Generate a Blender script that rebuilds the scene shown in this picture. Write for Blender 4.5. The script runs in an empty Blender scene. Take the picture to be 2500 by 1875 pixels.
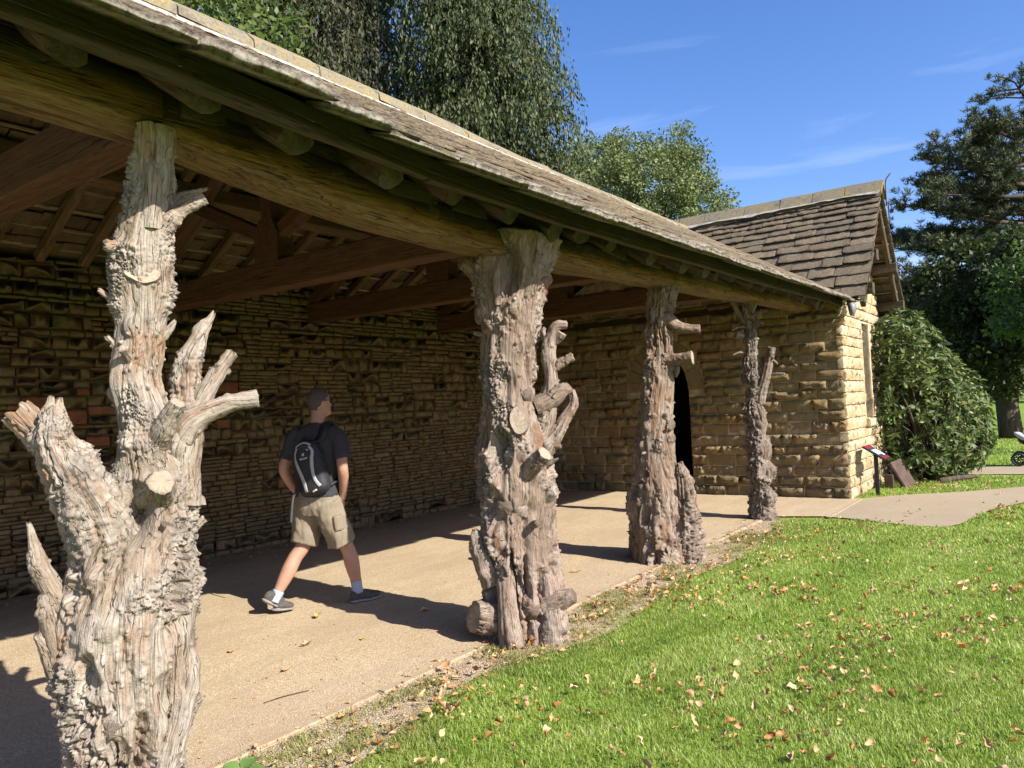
import bpy, bmesh, math, random
import numpy as np
from mathutils import Matrix, Vector

random.seed(7)
RNG = np.random.default_rng(7)
SC = bpy.context.scene
COL = SC.collection

# ------------------------------------------------------------------ camera
cam_d = bpy.data.cameras.new('camera')
cam = bpy.data.objects.new('camera', cam_d)
COL.objects.link(cam)
cam_d.sensor_width = 36.0
cam_d.lens = 26.64
cam_d.clip_start = 0.05
cam_d.clip_end = 2000
cam.matrix_world = Matrix((
    (0.588042, -0.000219, -0.808831, 0.0),
    (-0.807625, -0.054749, -0.587150, 0.0),
    (-0.044154, 0.998500, -0.032371, 1.55),
    (0, 0, 0, 1)))
SC.camera = cam

# ------------------------------------------------------------------ sky, sun, exposure
SUN_DIR = Vector((0.065, 1.0, -0.70)).normalized()      # the way the light travels
sun_el = math.asin(-SUN_DIR.z)
world = bpy.data.worlds.new('World')
SC.world = world
world.use_nodes = True
wn = world.node_tree
for n in list(wn.nodes):
    wn.nodes.remove(n)
w_out = wn.nodes.new('ShaderNodeOutputWorld')
w_bg = wn.nodes.new('ShaderNodeBackground')
w_sky = wn.nodes.new('ShaderNodeTexSky')
w_sky.sky_type = 'NISHITA'
w_sky.sun_disc = False
w_sky.sun_elevation = sun_el
w_sky.sun_rotation = math.radians(184)
w_sky.altitude = 50
w_sky.air_density = 1.0
w_sky.dust_density = 0.7
w_sky.ozone_density = 3.0
w_bg.inputs['Strength'].default_value = 0.084
w_tc = wn.nodes.new('ShaderNodeTexCoord')
w_map = wn.nodes.new('ShaderNodeMapping')
w_map.inputs['Rotation'].default_value = (0.0, math.radians(-14), math.radians(35))
w_map.inputs['Scale'].default_value = (1.2, 1.6, 13.0)
w_no = wn.nodes.new('ShaderNodeTexNoise')
w_no.inputs['Scale'].default_value = 1.5
w_no.inputs['Detail'].default_value = 7
w_no.inputs['Distortion'].default_value = 0.6
w_rp = wn.nodes.new('ShaderNodeValToRGB')
w_rp.color_ramp.elements[0].position = 0.54
w_rp.color_ramp.elements[0].color = (0, 0, 0, 1)
w_rp.color_ramp.elements[1].position = 0.80
w_rp.color_ramp.elements[1].color = (0.22, 0.22, 0.22, 1)
w_mx = wn.nodes.new('ShaderNodeMix')
w_mx.data_type = 'RGBA'
w_mx.inputs[7].default_value = (8.0, 8.6, 9.6, 1)
w_sat = wn.nodes.new('ShaderNodeHueSaturation')
w_sat.inputs['Saturation'].default_value = 1.24
L = wn.links.new
L(w_tc.outputs['Generated'], w_map.inputs['Vector'])
L(w_map.outputs[0], w_no.inputs['Vector'])
L(w_no.outputs['Fac'], w_rp.inputs['Fac'])
L(w_sky.outputs[0], w_sat.inputs['Color'])
L(w_rp.outputs[0], w_mx.inputs[0])
w_tint = wn.nodes.new('ShaderNodeMix')
w_tint.data_type = 'RGBA'
w_tint.blend_type = 'MULTIPLY'
w_tint.inputs[0].default_value = 1.0
w_tint.inputs[7].default_value = (1.42, 1.18, 1.34, 1)
L(w_sat.outputs[0], w_tint.inputs[6])
L(w_tint.outputs[2], w_mx.inputs[6])
L(w_mx.outputs[2], w_bg.inputs['Color'])
L(w_bg.outputs[0], w_out.inputs['Surface'])

sun_d = bpy.data.lights.new('sun', 'SUN')
sun_d.energy = 5.0
sun_d.angle = math.radians(0.5)
sun_d.color = (1.0, 0.94, 0.85)
sun = bpy.data.objects.new('sun', sun_d)
COL.objects.link(sun)
sun.rotation_euler = SUN_DIR.to_track_quat('-Z', 'Y').to_euler()
sun.location = (-4, -40, 30)

SC.render.engine = 'CYCLES'
SC.view_settings.view_transform = 'Standard'
SC.view_settings.look = 'None'
SC.view_settings.gamma = 1.0
SC.view_settings.exposure = 1.10
SC.cycles.max_bounces = 6
SC.cycles.diffuse_bounces = 3
SC.cycles.transparent_max_bounces = 8


# ------------------------------------------------------------------ numeric noise
def _hash(ix, iy, iz, seed):
    h = (ix.astype(np.uint32) * np.uint32(374761393) + iy.astype(np.uint32) * np.uint32(668265263)
         + iz.astype(np.uint32) * np.uint32(2246822519) + np.uint32((seed * 3266489917) & 0xffffffff))
    h = (h ^ (h >> np.uint32(13))) * np.uint32(1274126177)
    h = (h ^ (h >> np.uint32(16))) * np.uint32(2654435769)
    h = h ^ (h >> np.uint32(15))
    return h.astype(np.float64) / 4294967296.0


def vnoise(p, seed=0):
    p = np.asarray(p, float)
    i = np.floor(p).astype(np.int64)
    f = p - i
    f = f * f * (3 - 2 * f)
    r = 0
    for dx in (0, 1):
        wx = f[:, 0] if dx else 1 - f[:, 0]
        for dy in (0, 1):
            wy = f[:, 1] if dy else 1 - f[:, 1]
            for dz in (0, 1):
                wz = f[:, 2] if dz else 1 - f[:, 2]
                r = r + wx * wy * wz * _hash(i[:, 0] + dx, i[:, 1] + dy, i[:, 2] + dz, seed)
    return r * 2 - 1


def fbm(p, octaves=4, seed=0):
    p = np.asarray(p, float)
    a, r, t = 1.0, 0, 0
    for o in range(octaves):
        r = r + a * vnoise(p * 2.03 ** o + 17.3 * o, seed + o)
        t += a
        a *= 0.5
    return r / t


def worley(p, seed=0):
    """distance to the nearest scattered point, and that point's own random number"""
    p = np.asarray(p, float)
    i = np.floor(p).astype(np.int64)
    best = np.full(len(p), 9.0)
    rid = np.zeros(len(p))
    for dx in (-1, 0, 1):
        for dy in (-1, 0, 1):
            for dz in (-1, 0, 1):
                c = i + np.array([dx, dy, dz])
                q = np.stack([_hash(c[:, 0], c[:, 1], c[:, 2], seed + k) for k in (1, 2, 3)], 1) * 0.85 + c
                d = np.sqrt(((q - p) ** 2).sum(1))
                m = d < best
                best = np.where(m, d, best)
                rid = np.where(m, _hash(c[:, 0], c[:, 1], c[:, 2], seed + 4), rid)
    return best, rid


def sstep(a, b, x):
    t = np.clip((x - a) / (b - a), 0, 1)
    return t * t * (3 - 2 * t)


# ------------------------------------------------------------------ object helpers
def new_mesh(name, verts, faces, mats=(), smooth=False, attrs=None, midx=None):
    me = bpy.data.meshes.new(name)
    verts = np.asarray(verts, np.float32)
    if isinstance(faces, np.ndarray):
        n, k = faces.shape
        me.vertices.add(len(verts))
        me.vertices.foreach_set('co', verts.ravel())
        me.loops.add(n * k)
        me.loops.foreach_set('vertex_index', faces.astype(np.int32).ravel())
        me.polygons.add(n)
        me.polygons.foreach_set('loop_start', np.arange(0, n * k, k, dtype=np.int32))
        me.update(calc_edges=True)
    else:
        me.from_pydata([tuple(map(float, v)) for v in verts], [], faces)
        me.update()
    for m in mats:
        me.materials.append(m)
    if smooth:
        me.polygons.foreach_set('use_smooth', np.ones(len(me.polygons), bool))
    if midx is not None:
        me.polygons.foreach_set('material_index', np.asarray(midx, np.int32))
    if attrs:
        for k, v in attrs.items():
            v = np.asarray(v, np.float32)
            if v.ndim == 1:
                me.attributes.new(k, 'FLOAT', 'POINT').data.foreach_set('value', v)
            else:
                me.attributes.new(k, 'FLOAT_VECTOR', 'POINT').data.foreach_set('vector', v.ravel())
    me.validate()
    return me


def link(name, data, parent=None, kind=None, label=None, cat=None, group=None):
    o = bpy.data.objects.new(name, data)
    COL.objects.link(o)
    if parent is not None:
        o.parent = parent
    tag(o, kind, label, cat, group)
    return o


def tag(o, kind=None, label=None, cat=None, group=None):
    if kind:
        o['kind'] = kind
    if label:
        o['label'] = label
    if cat:
        o['category'] = cat
    if group:
        o['group'] = group


def thing(name, label, cat, loc=(0, 0, 0), group=None):
    o = link(name, None, None, None, label, cat, group)
    o.location = loc
    o.empty_display_size = 0.1
    bpy.context.view_layer.update()
    return o


def part(name, me, parent, keep_world=True, **kw):
    """a mesh in world coordinates under an Empty that may stand elsewhere"""
    o = link(name, me, parent, **kw)
    if keep_world and parent is not None:
        o.matrix_parent_inverse = parent.matrix_world.inverted()
    return o


def box_mesh(name, c, s, mats, bevel=0.0):
    bm = bmesh.new()
    bmesh.ops.create_cube(bm, size=1.0)
    for v in bm.verts:
        v.co = Vector((c[0] + v.co.x * s[0], c[1] + v.co.y * s[1], c[2] + v.co.z * s[2]))
    if bevel:
        bmesh.ops.bevel(bm, geom=list(bm.edges), offset=bevel, segments=2, affect='EDGES')
    me = bpy.data.meshes.new(name)
    bm.to_mesh(me)
    bm.free()
    for m in mats:
        me.materials.append(m)
    return me


def spath(pts, n, smooth=True):
    """n points along a smooth curve through pts (rows may carry extra columns)"""
    pts = np.asarray(pts, float)
    if len(pts) < 3 or not smooth:
        d = np.r_[0, np.cumsum(np.linalg.norm(np.diff(pts[:, :3], axis=0), axis=1))]
        t = np.linspace(0, d[-1], n)
        return np.stack([np.interp(t, d, pts[:, k]) for k in range(pts.shape[1])], 1)
    P = np.vstack([2 * pts[0] - pts[1], pts, 2 * pts[-1] - pts[-2]])
    d = np.r_[0, np.cumsum(np.linalg.norm(np.diff(pts[:, :3], axis=0), axis=1))]
    t = np.linspace(0, d[-1] - 1e-9, n)
    k = np.clip(np.searchsorted(d, t, side='right') - 1, 0, len(pts) - 2)
    u = ((t - d[k]) / (d[k + 1] - d[k]))[:, None]
    p0, p1, p2, p3 = P[k], P[k + 1], P[k + 2], P[k + 3]
    return 0.5 * ((2 * p1) + (-p0 + p2) * u + (2 * p0 - 5 * p1 + 4 * p2 - p3) * u ** 2
                  + (-p0 + 3 * p1 - 3 * p2 + p3) * u ** 3)


def frames(c):
    T = np.gradient(c, axis=0)
    T /= np.linalg.norm(T, axis=1)[:, None] + 1e-12
    ref = np.array([1.0, 0, 0]) if abs(T[:, 0]).mean() < 0.8 else np.array([0, 1.0, 0])
    A = ref - (T @ ref)[:, None] * T
    A /= np.linalg.norm(A, axis=1)[:, None]
    B = np.cross(T, A)
    return T, A, B


def tube(pts, radii, nt=8, ns=8, cap=True, squash=1.0):
    """plain tapered tube: verts, quads (ends closed by collapsed rings)"""
    pr = spath(np.c_[np.asarray(pts, float), np.asarray(radii, float)], ns)
    c, r = pr[:, :3], np.maximum(pr[:, 3], 1e-4)
    T, A, B = frames(c)
    if cap:
        c = np.vstack([c[:1], c, c[-1:]])
        A = np.vstack([A[:1], A, A[-1:]])
        B = np.vstack([B[:1], B, B[-1:]])
        r = np.r_[1e-4, r, 1e-4]
    th = np.linspace(0, 2 * math.pi, nt, endpoint=False)
    V = c[:, None, :] + r[:, None, None] * (np.cos(th)[None, :, None] * A[:, None, :]
                                           + squash * np.sin(th)[None, :, None] * B[:, None, :])
    n = len(c)
    i = np.arange(n - 1)[:, None] * nt
    j = np.arange(nt)[None, :]
    j2 = (j + 1) % nt
    F = np.stack([i + j, i + j2, i + nt + j2, i + nt + j], -1).reshape(-1, 4)
    return V.reshape(-1, 3), F


def join(parts):
    vs, fs, o = [], [], 0
    for v, f in parts:
        vs.append(v)
        fs.append(f + o)
        o += len(v)
    return np.vstack(vs), np.vstack(fs)


# ------------------------------------------------------------------ material helper
ALBEDO = 0.82      # one reflectance scale for every surface


class Mt:
    def __init__(s, name, rough=0.8, spec=0.3):
        s.m = bpy.data.materials.new(name)
        s.m.use_nodes = True
        s.t = s.m.node_tree
        s.t.nodes.clear()
        s.out = s.t.nodes.new('ShaderNodeOutputMaterial')
        s.b = s.t.nodes.new('ShaderNodeBsdfPrincipled')
        s.t.links.new(s.b.outputs[0], s.out.inputs[0])
        s.b.inputs['Roughness'].default_value = rough
        s.b.inputs['Specular IOR Level'].default_value = spec
        s._c = {}

    def n(s, typ, ins=None, **props):
        nd = s.t.nodes.new(typ)
        for k, v in props.items():
            setattr(nd, k, v)
        for k, v in (ins or {}).items():
            s.put(nd.inputs[k], v)
        return nd

    def put(s, sock, v):
        if isinstance(v, bpy.types.NodeSocket):
            s.t.links.new(v, sock)
        elif isinstance(v, (tuple, list)) and len(v) == 3 and sock.type == 'RGBA':
            sock.default_value = (*v, 1)
        else:
            sock.default_value = v

    def co(s, which='Object'):
        if 'tc' not in s._c:
            s._c['tc'] = s.n('ShaderNodeTexCoord')
        return s._c['tc'].outputs[which]

    def pos(s):
        if 'geo' not in s._c:
            s._c['geo'] = s.n('ShaderNodeNewGeometry')
        return s._c['geo'].outputs['Position']

    def attr(s, name, out='Fac'):
        return s.n('ShaderNodeAttribute', attribute_name=name).outputs[out]

    def rnd(s):
        s.pos()
        oi = s.n('ShaderNodeObjectInfo').outputs['Random']
        a = s.math('MULTIPLY', s._c['geo'].outputs['Random Per Island'], 7.13)
        return s.math('FRACT', s.math('ADD', oi, a))

    def map(s, vec, scale=(1, 1, 1), loc=(0, 0, 0), rot=(0, 0, 0)):
        return s.n('ShaderNodeMapping', {'Vector': vec, 'Scale': scale, 'Location': loc, 'Rotation': rot}).outputs[0]

    def noise(s, vec, scale, detail=4, rough=0.55, dist=0.0):
        return s.n('ShaderNodeTexNoise', {'Vector': vec, 'Scale': scale, 'Detail': detail, 'Roughness': rough,
                                          'Distortion': dist}).outputs['Fac']

    def voro(s, vec, scale, feature='F1', out='Distance'):
        return s.n('ShaderNodeTexVoronoi', {'Vector': vec, 'Scale': scale}, feature=feature).outputs[out]

    def ramp(s, fac, stops, interp='LINEAR'):
        nd = s.n('ShaderNodeValToRGB', {'Fac': fac})
        cr = nd.color_ramp
        cr.interpolation = interp
        while len(cr.elements) < len(stops):
            cr.elements.new(0.5)
        for e, (p, c) in zip(cr.elements, stops):
            e.position = p
            e.color = (c, c, c, 1) if isinstance(c, (int, float)) else (*c, 1)
        return nd.outputs[0]

    def mix(s, fac, a, b, mode='MIX'):
        nd = s.n('ShaderNodeMix', data_type='RGBA', blend_type=mode)
        s.put(nd.inputs[0], fac)
        s.put(nd.inputs[6], a)
        s.put(nd.inputs[7], b)
        return nd.outputs[2]

    def math(s, op, a, b=0.0, c=None, clamp=False):
        nd = s.n('ShaderNodeMath', operation=op, use_clamp=clamp)
        s.put(nd.inputs[0], a)
        s.put(nd.inputs[1], b)
        if c is not None:
            s.put(nd.inputs[2], c)
        return nd.outputs[0]

    def bump(s, h, strength=0.5, dist=0.01):
        nd = s.n('ShaderNodeBump', {'Height': h, 'Strength': strength, 'Distance': dist})
        s.t.links.new(nd.outputs[0], s.b.inputs['Normal'])

    def col(s, c):
        s.put(s.b.inputs['Base Color'], s.mix(1.0, c, (ALBEDO, ALBEDO, ALBEDO), 'MULTIPLY'))
        return s

    def sep(s, vec, k):
        return s.n('ShaderNodeSeparateXYZ', {'Vector': vec}).outputs[k]


def plain(name, c, rough=0.7, spec=0.3, metal=0.0, var=0.15, scale=20.0):
    """one colour with slight mottling"""
    m = Mt(name, rough, spec)
    n = m.noise(m.co('Object'), scale, 4)
    d = tuple(x * (1 - var) for x in c)
    u = tuple(min(1, x * (1 + var)) for x in c)
    m.col(m.ramp(n, [(0.3, d), (0.7, u)]))
    m.b.inputs['Metallic'].default_value = metal
    return m.m


def leaf_material(name, stops, rough=0.5, transl=0.35, tcol=(0.25, 0.4, 0.05), spec=0.35):
    m = Mt(name, rough, spec)
    r = m.rnd()
    n = m.noise(m.pos(), 0.9, 3)
    f = m.math('ADD', m.math('MULTIPLY', r, 0.65), m.math('MULTIPLY', n, 0.35))
    c = m.ramp(f, stops)
    m.col(c)
    c = m.mix(1.0, c, (ALBEDO, ALBEDO, ALBEDO), 'MULTIPLY')
    if transl:
        tr = m.n('ShaderNodeBsdfTranslucent', {'Color': m.mix(0.5, c, tcol)})
        mx = m.n('ShaderNodeMixShader', {0: transl})
        m.t.links.new(m.b.outputs[0], mx.inputs[1])
        m.t.links.new(tr.outputs[0], mx.inputs[2])
        m.t.links.new(mx.outputs[0], m.out.inputs[0])
    return m.m


# ------------------------------------------------------------------ materials
def m_post(name, pale, tan, orange, grey):
    m = Mt(name, 0.75, 0.25)
    gc = m.attr('gc', 'Vector')
    burr = m.attr('burr')
    low = m.noise(m.map(gc, (3.0, 3.0, 0.9)), 1.6, 4, 0.6, 0.4)
    grain = m.noise(m.map(gc, (26, 26, 1.6)), 1.6, 5, 0.6, 0.7)
    fine = m.noise(m.map(gc, (85, 85, 4)), 1.5, 4, 0.65, 0.4)
    c = m.ramp(low, [(0.28, grey), (0.38, tuple(x * .8 for x in tan)), (0.46, tan), (0.54, tuple(x * .93 for x in pale)), (0.64, orange)])
    c = m.mix(m.ramp(grain, [(0.40, 0.0), (0.75, 0.38)]), c, pale)
    c = m.mix(m.ramp(fine, [(0.34, 0.75), (0.56, 0.0)]), c, tuple(x * 0.45 for x in tan))
    crack = m.ramp(m.math('ABSOLUTE', m.math('SUBTRACT', m.noise(m.map(gc, (13, 13, 1.0)), 1.4, 3, 0.6, 0.9), 0.5)),
                   [(0.0, 1.0), (0.010, 0.0)])
    c = m.mix(m.math('MULTIPLY', crack, 0.75), c, (0.06, 0.04, 0.03))
    blot = m.noise(m.pos(), 14, 4)
    bc = m.ramp(blot, [(0.32, tuple(x * 0.75 for x in grey)), (0.5, grey), (0.68, tuple(min(1, x * 1.18) for x in pale))])
    c = m.mix(m.math('MULTIPLY', burr, 0.85), c, bc)
    m.col(c)
    h = m.math('ADD', m.math('MULTIPLY', grain, 0.8), m.math('ADD', m.math('MULTIPLY', m.noise(m.pos(), 110, 4), 0.5), m.math('MULTIPLY', fine, 0.7)))
    h = m.math('SUBTRACT', h, m.math('MULTIPLY', crack, 1.2))
    m.bump(h, 0.85, 0.011)
    return m.m


MAT = {}
MAT['post_a'] = m_post('weathered_trunk_pale', (0.432, 0.382, 0.314), (0.318, 0.240, 0.168), (0.318, 0.186, 0.102), (0.270, 0.234, 0.194))
MAT['post_b'] = m_post('weathered_trunk_pink', (0.402, 0.330, 0.266), (0.276, 0.194, 0.138), (0.258, 0.138, 0.082), (0.234, 0.192, 0.156))
MAT['post_c'] = m_post('weathered_trunk_brown', (0.342, 0.276, 0.214), (0.264, 0.178, 0.120), (0.252, 0.134, 0.074), (0.206, 0.166, 0.132))
MAT['post_d'] = m_post('weathered_trunk_grey', (0.336, 0.274, 0.222), (0.234, 0.172, 0.130), (0.202, 0.122, 0.082), (0.192, 0.156, 0.127))

m = Mt('cut_wood_end', 0.75)
g = m.attr('gc', 'Vector')
w = m.noise(m.map(g, (1, 1, 1)), 60, 4)
m.col(m.ramp(w, [(0.3, (0.27, 0.20, 0.135)), (0.7, (0.42, 0.355, 0.27))]))
m.bump(w, 0.3, 0.004)
MAT['cut'] = m.m


def m_stone(name, stops, grime, algae=0.0, algae_col=(0.13, 0.13, 0.035), base_dark=0.0):
    m = Mt(name, 0.9, 0.15)
    r = m.rnd()
    c = m.ramp(r, stops, 'LINEAR')
    p = m.pos()
    n = m.noise(p, 9, 6, 0.65)
    c = m.mix(m.ramp(n, [(0.35, 0.75), (0.62, 0.0)]), c, grime)
    n2 = m.noise(p, 45, 5, 0.7)
    c = m.mix(m.ramp(n2, [(0.35, 0.4), (0.6, 0.0)]), c, tuple(x * 0.6 for x in grime))
    z = m.sep(p, 2)
    if algae:
        a = m.noise(p, 1.3, 4)
        a = m.math('MULTIPLY', m.ramp(a, [(0.36, 0.0), (0.56, 1.0)]),
                   m.ramp(m.math('MULTIPLY', z, 0.33), [(0.32, 0.15), (0.55, 1.0)]))
        c = m.mix(m.math('MULTIPLY', a, algae), c, algae_col)
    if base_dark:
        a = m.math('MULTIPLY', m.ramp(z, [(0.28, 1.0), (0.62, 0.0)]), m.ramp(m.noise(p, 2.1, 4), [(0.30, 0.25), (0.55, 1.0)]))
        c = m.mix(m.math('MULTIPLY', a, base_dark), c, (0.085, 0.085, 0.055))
    m.col(c)
    m.bump(m.math('ADD', m.noise(p, 22, 6, 0.7), m.math('MULTIPLY', m.noise(p, 120, 3), 0.35)), 0.8, 0.022)
    return m.m


MAT['rubble'] = m_stone('rubble_stone', [(0.0, (0.156, 0.108, 0.054)), (0.2, (0.240, 0.168, 0.086)), (0.4, (0.270, 0.168, 0.084)),
                                         (0.6, (0.180, 0.142, 0.067)), (0.8, (0.300, 0.216, 0.120)), (1.0, (0.150, 0.118, 0.067))],
                        (0.102, 0.077, 0.038), algae=0.55, algae_col=(0.150, 0.134, 0.046), base_dark=0.3)
MAT['brick'] = m_stone('old_red_brick', [(0.0, (0.30, 0.095, 0.045)), (0.5, (0.24, 0.085, 0.04)), (1.0, (0.34, 0.14, 0.07))], (0.12, 0.07, 0.04))
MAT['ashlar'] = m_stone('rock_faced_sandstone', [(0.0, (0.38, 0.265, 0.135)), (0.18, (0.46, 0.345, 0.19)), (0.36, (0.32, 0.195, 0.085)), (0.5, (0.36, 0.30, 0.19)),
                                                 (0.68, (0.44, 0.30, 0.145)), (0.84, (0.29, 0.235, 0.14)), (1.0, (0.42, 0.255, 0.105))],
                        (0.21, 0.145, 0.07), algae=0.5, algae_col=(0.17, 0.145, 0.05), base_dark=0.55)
MAT['gable_stone'] = m_stone('gable_sandstone_sun_painted', [(0.0, (0.66, 0.55, 0.37)), (0.3, (0.72, 0.62, 0.43)), (0.6, (0.62, 0.47, 0.28)),  # paler copy of the lodge stone, full sun painted into its colour
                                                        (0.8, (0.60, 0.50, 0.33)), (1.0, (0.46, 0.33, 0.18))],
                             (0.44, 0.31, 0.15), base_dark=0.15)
MAT['mortar'] = plain('old_lime_mortar', (0.40, 0.32, 0.20), 0.95, 0.1, var=0.35, scale=9)
MAT['dark_mortar'] = plain('recessed_earth_mortar', (0.15, 0.115, 0.062), 0.95, 0.1, var=0.4, scale=9)
MAT['pale_mortar'] = plain('pale_pointing_mortar', (0.56, 0.47, 0.32), 0.95, 0.1, var=0.2, scale=12)

m = Mt('stone_slate', 0.9, 0.15)
p = m.pos()
r = m.rnd()
c = m.ramp(r, [(0.0, (0.15, 0.118, 0.078)), (0.3, (0.215, 0.165, 0.105)), (0.6, (0.13, 0.112, 0.082)), (0.8, (0.245, 0.19, 0.12)), (1.0, (0.17, 0.13, 0.088))])
c = m.mix(m.ramp(m.noise(p, 6, 6, 0.7), [(0.42, 0.0), (0.66, 0.5)]), c, (0.27, 0.225, 0.15))
c = m.mix(m.ramp(m.noise(p, 23, 5, 0.7), [(0.42, 0.65), (0.55, 0.0)]), c, (0.13, 0.10, 0.075))
c = m.mix(m.ramp(m.noise(p, 2.2, 4, 0.7), [(0.60, 0.0), (0.72, 0.6)]), c, (0.17, 0.175, 0.06))
c = m.mix(m.ramp(m.noise(p, 70, 3, 0.6), [(0.62, 0.0), (0.72, 0.5)]), c, (0.42, 0.39, 0.32))
m.col(c)
m.bump(m.math('ADD', m.noise(p, 30, 6, 0.7), m.math('MULTIPLY', m.noise(p, 9, 3), 0.8)), 0.8, 0.012)
MAT['slate'] = m.m

m = Mt('eave_slate_lichen', 0.92, 0.12)
p = m.pos()
c = m.ramp(m.rnd(), [(0.0, (0.215, 0.185, 0.145)), (0.5, (0.28, 0.245, 0.195)), (1.0, (0.19, 0.16, 0.12))])
c = m.mix(m.ramp(m.noise(p, 12, 6, 0.75), [(0.42, 0.0), (0.60, 0.8)]), c, (0.41, 0.38, 0.30))
c = m.mix(m.ramp(m.noise(p, 30, 5, 0.7), [(0.40, 0.8), (0.52, 0.0)]), c, (0.12, 0.095, 0.065))
c = m.mix(m.ramp(m.noise(p, 2.6, 5, 0.7), [(0.58, 0.0), (0.66, 0.75)]), c, (0.17, 0.18, 0.045))
m.col(c)
m.bump(m.math('ADD', m.noise(p, 34, 6, 0.75), m.noise(p, 11, 4)), 0.9, 0.02)
MAT['eave_slate'] = m.m

m = Mt('underside_slate', 0.92, 0.1)
p = m.pos()
c = m.ramp(m.rnd(), [(0.0, (0.14, 0.10, 0.055)), (0.5, (0.20, 0.148, 0.082)), (1.0, (0.12, 0.092, 0.06))])
c = m.mix(m.ramp(m.noise(p, 10, 5, 0.7), [(0.4, 0.6), (0.6, 0.0)]), c, (0.10, 0.075, 0.04))
m.col(c)
m.bump(m.noise(p, 26, 6, 0.7), 0.8, 0.015)
MAT['under_slate'] = m.m

m = Mt('lichen_ridge_stone', 0.9, 0.15)
p = m.pos()
c = m.ramp(m.noise(p, 5, 6, 0.7), [(0.32, (0.14, 0.125, 0.09)), (0.48, (0.26, 0.23, 0.165)), (0.60, (0.29, 0.23, 0.105)), (0.75, (0.36, 0.335, 0.27))])
c = m.mix(m.ramp(m.noise(p, 40, 4), [(0.4, 0.5), (0.55, 0.0)]), c, (0.16, 0.13, 0.08))
m.col(c)
m.bump(m.noise(p, 30, 6, 0.7), 0.6, 0.012)
MAT['ridge'] = m.m
m = Mt('white_bedding_mortar', 0.9, 0.15)
p = m.pos()
m.col(m.ramp(m.noise(p, 14, 6, 0.7), [(0.38, (0.20, 0.17, 0.12)), (0.47, (0.40, 0.36, 0.29)), (0.56, (0.60, 0.57, 0.50)), (0.7, (0.72, 0.69, 0.62))]))
m.bump(m.noise(p, 26, 6, 0.7), 0.7, 0.012)
MAT['white_mortar'] = m.m


def m_timber(name, a, b, c3, stretch=(1.2, 16, 16), moss=None, rough=0.75):
    m = Mt(name, rough, 0.25)
    o = m.co('Object')
    g = m.noise(m.map(o, tuple(q * 1.7 for q in stretch)), 1.6, 6, 0.68, 0.8)
    f = m.noise(m.map(o, (stretch[0] * 5, stretch[1] * 7, stretch[2] * 7)), 1.6, 4, 0.65)
    sp = m.ramp(m.math('ABSOLUTE', m.math('SUBTRACT', m.noise(m.map(o, (stretch[0] * .5, stretch[1] * .7, stretch[2] * .7)), 1.5, 3, 0.6, 0.7), 0.5)), [(0.0, 1.0), (0.010, 0.0)])
    c = m.ramp(g, [(0.28, a), (0.5, b), (0.72, c3)])
    c = m.mix(m.ramp(f, [(0.35, 0.45), (0.6, 0.0)]), c, tuple(x * 0.5 for x in a))
    r = m.n('ShaderNodeObjectInfo').outputs['Random']
    c = m.mix(m.math('MULTIPLY', r, 0.35), c, tuple(x * 0.6 for x in b))
    if moss:
        n = m.noise(m.map(o, (1.0, 5, 5)), 1.5, 5, 0.65)
        c = m.mix(m.ramp(n, [(0.42, 0.0), (0.62, 0.85)]), c, moss)
    c = m.mix(m.math('MULTIPLY', sp, 0.8), c, tuple(x * 0.25 for x in a))
    m.col(c)
    m.bump(m.math('SUBTRACT', m.math('ADD', g, m.math('MULTIPLY', f, 0.5)), sp), 0.7, 0.010)
    return m.m


m = Mt('mossy_eave_beam', 0.8, 0.2)
o_ = m.co('Object')
g = m.noise(m.map(o_, (1.3, 26, 26)), 1.6, 6, 0.7, 0.9)
f_ = m.noise(m.map(o_, (6, 110, 110)), 1.6, 4, 0.65)
sp = m.ramp(m.math('ABSOLUTE', m.math('SUBTRACT', m.noise(m.map(o_, (0.5, 9, 9)), 1.5, 3, 0.6, 0.7), 0.5)), [(0.0, 1.0), (0.012, 0.0)])
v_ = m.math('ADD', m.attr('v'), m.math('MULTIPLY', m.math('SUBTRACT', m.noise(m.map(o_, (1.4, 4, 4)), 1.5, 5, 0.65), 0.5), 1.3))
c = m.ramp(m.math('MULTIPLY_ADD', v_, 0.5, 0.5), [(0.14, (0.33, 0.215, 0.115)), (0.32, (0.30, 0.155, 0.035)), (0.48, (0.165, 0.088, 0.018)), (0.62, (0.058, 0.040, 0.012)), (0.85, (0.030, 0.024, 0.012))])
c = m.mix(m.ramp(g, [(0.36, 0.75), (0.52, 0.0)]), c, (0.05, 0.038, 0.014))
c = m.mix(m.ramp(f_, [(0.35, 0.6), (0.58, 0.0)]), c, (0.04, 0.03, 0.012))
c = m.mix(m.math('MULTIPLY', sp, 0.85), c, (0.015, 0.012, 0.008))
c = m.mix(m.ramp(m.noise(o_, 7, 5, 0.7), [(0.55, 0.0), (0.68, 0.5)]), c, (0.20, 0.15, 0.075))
m.col(c)
m.bump(m.math('SUBTRACT', m.math('ADD', g, m.math('MULTIPLY', f_, 0.6)), sp), 0.9, 0.016)
MAT['beam'] = m.m
MAT['fascia'] = m_timber('green_stained_board', (0.055, 0.040, 0.020), (0.10, 0.073, 0.036), (0.15, 0.108, 0.056), (0.9, 14, 22), (0.065, 0.052, 0.021))
MAT['tie'] = m_timber('red_brown_sawn_timber', (0.075, 0.036, 0.017), (0.14, 0.066, 0.03), (0.195, 0.098, 0.047), (1.0, 12, 12))
MAT['rafter'] = m_timber('pale_rafter_wood', (0.12, 0.07, 0.032), (0.215, 0.138, 0.068), (0.32, 0.22, 0.118), (1.1, 12, 12))
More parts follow.
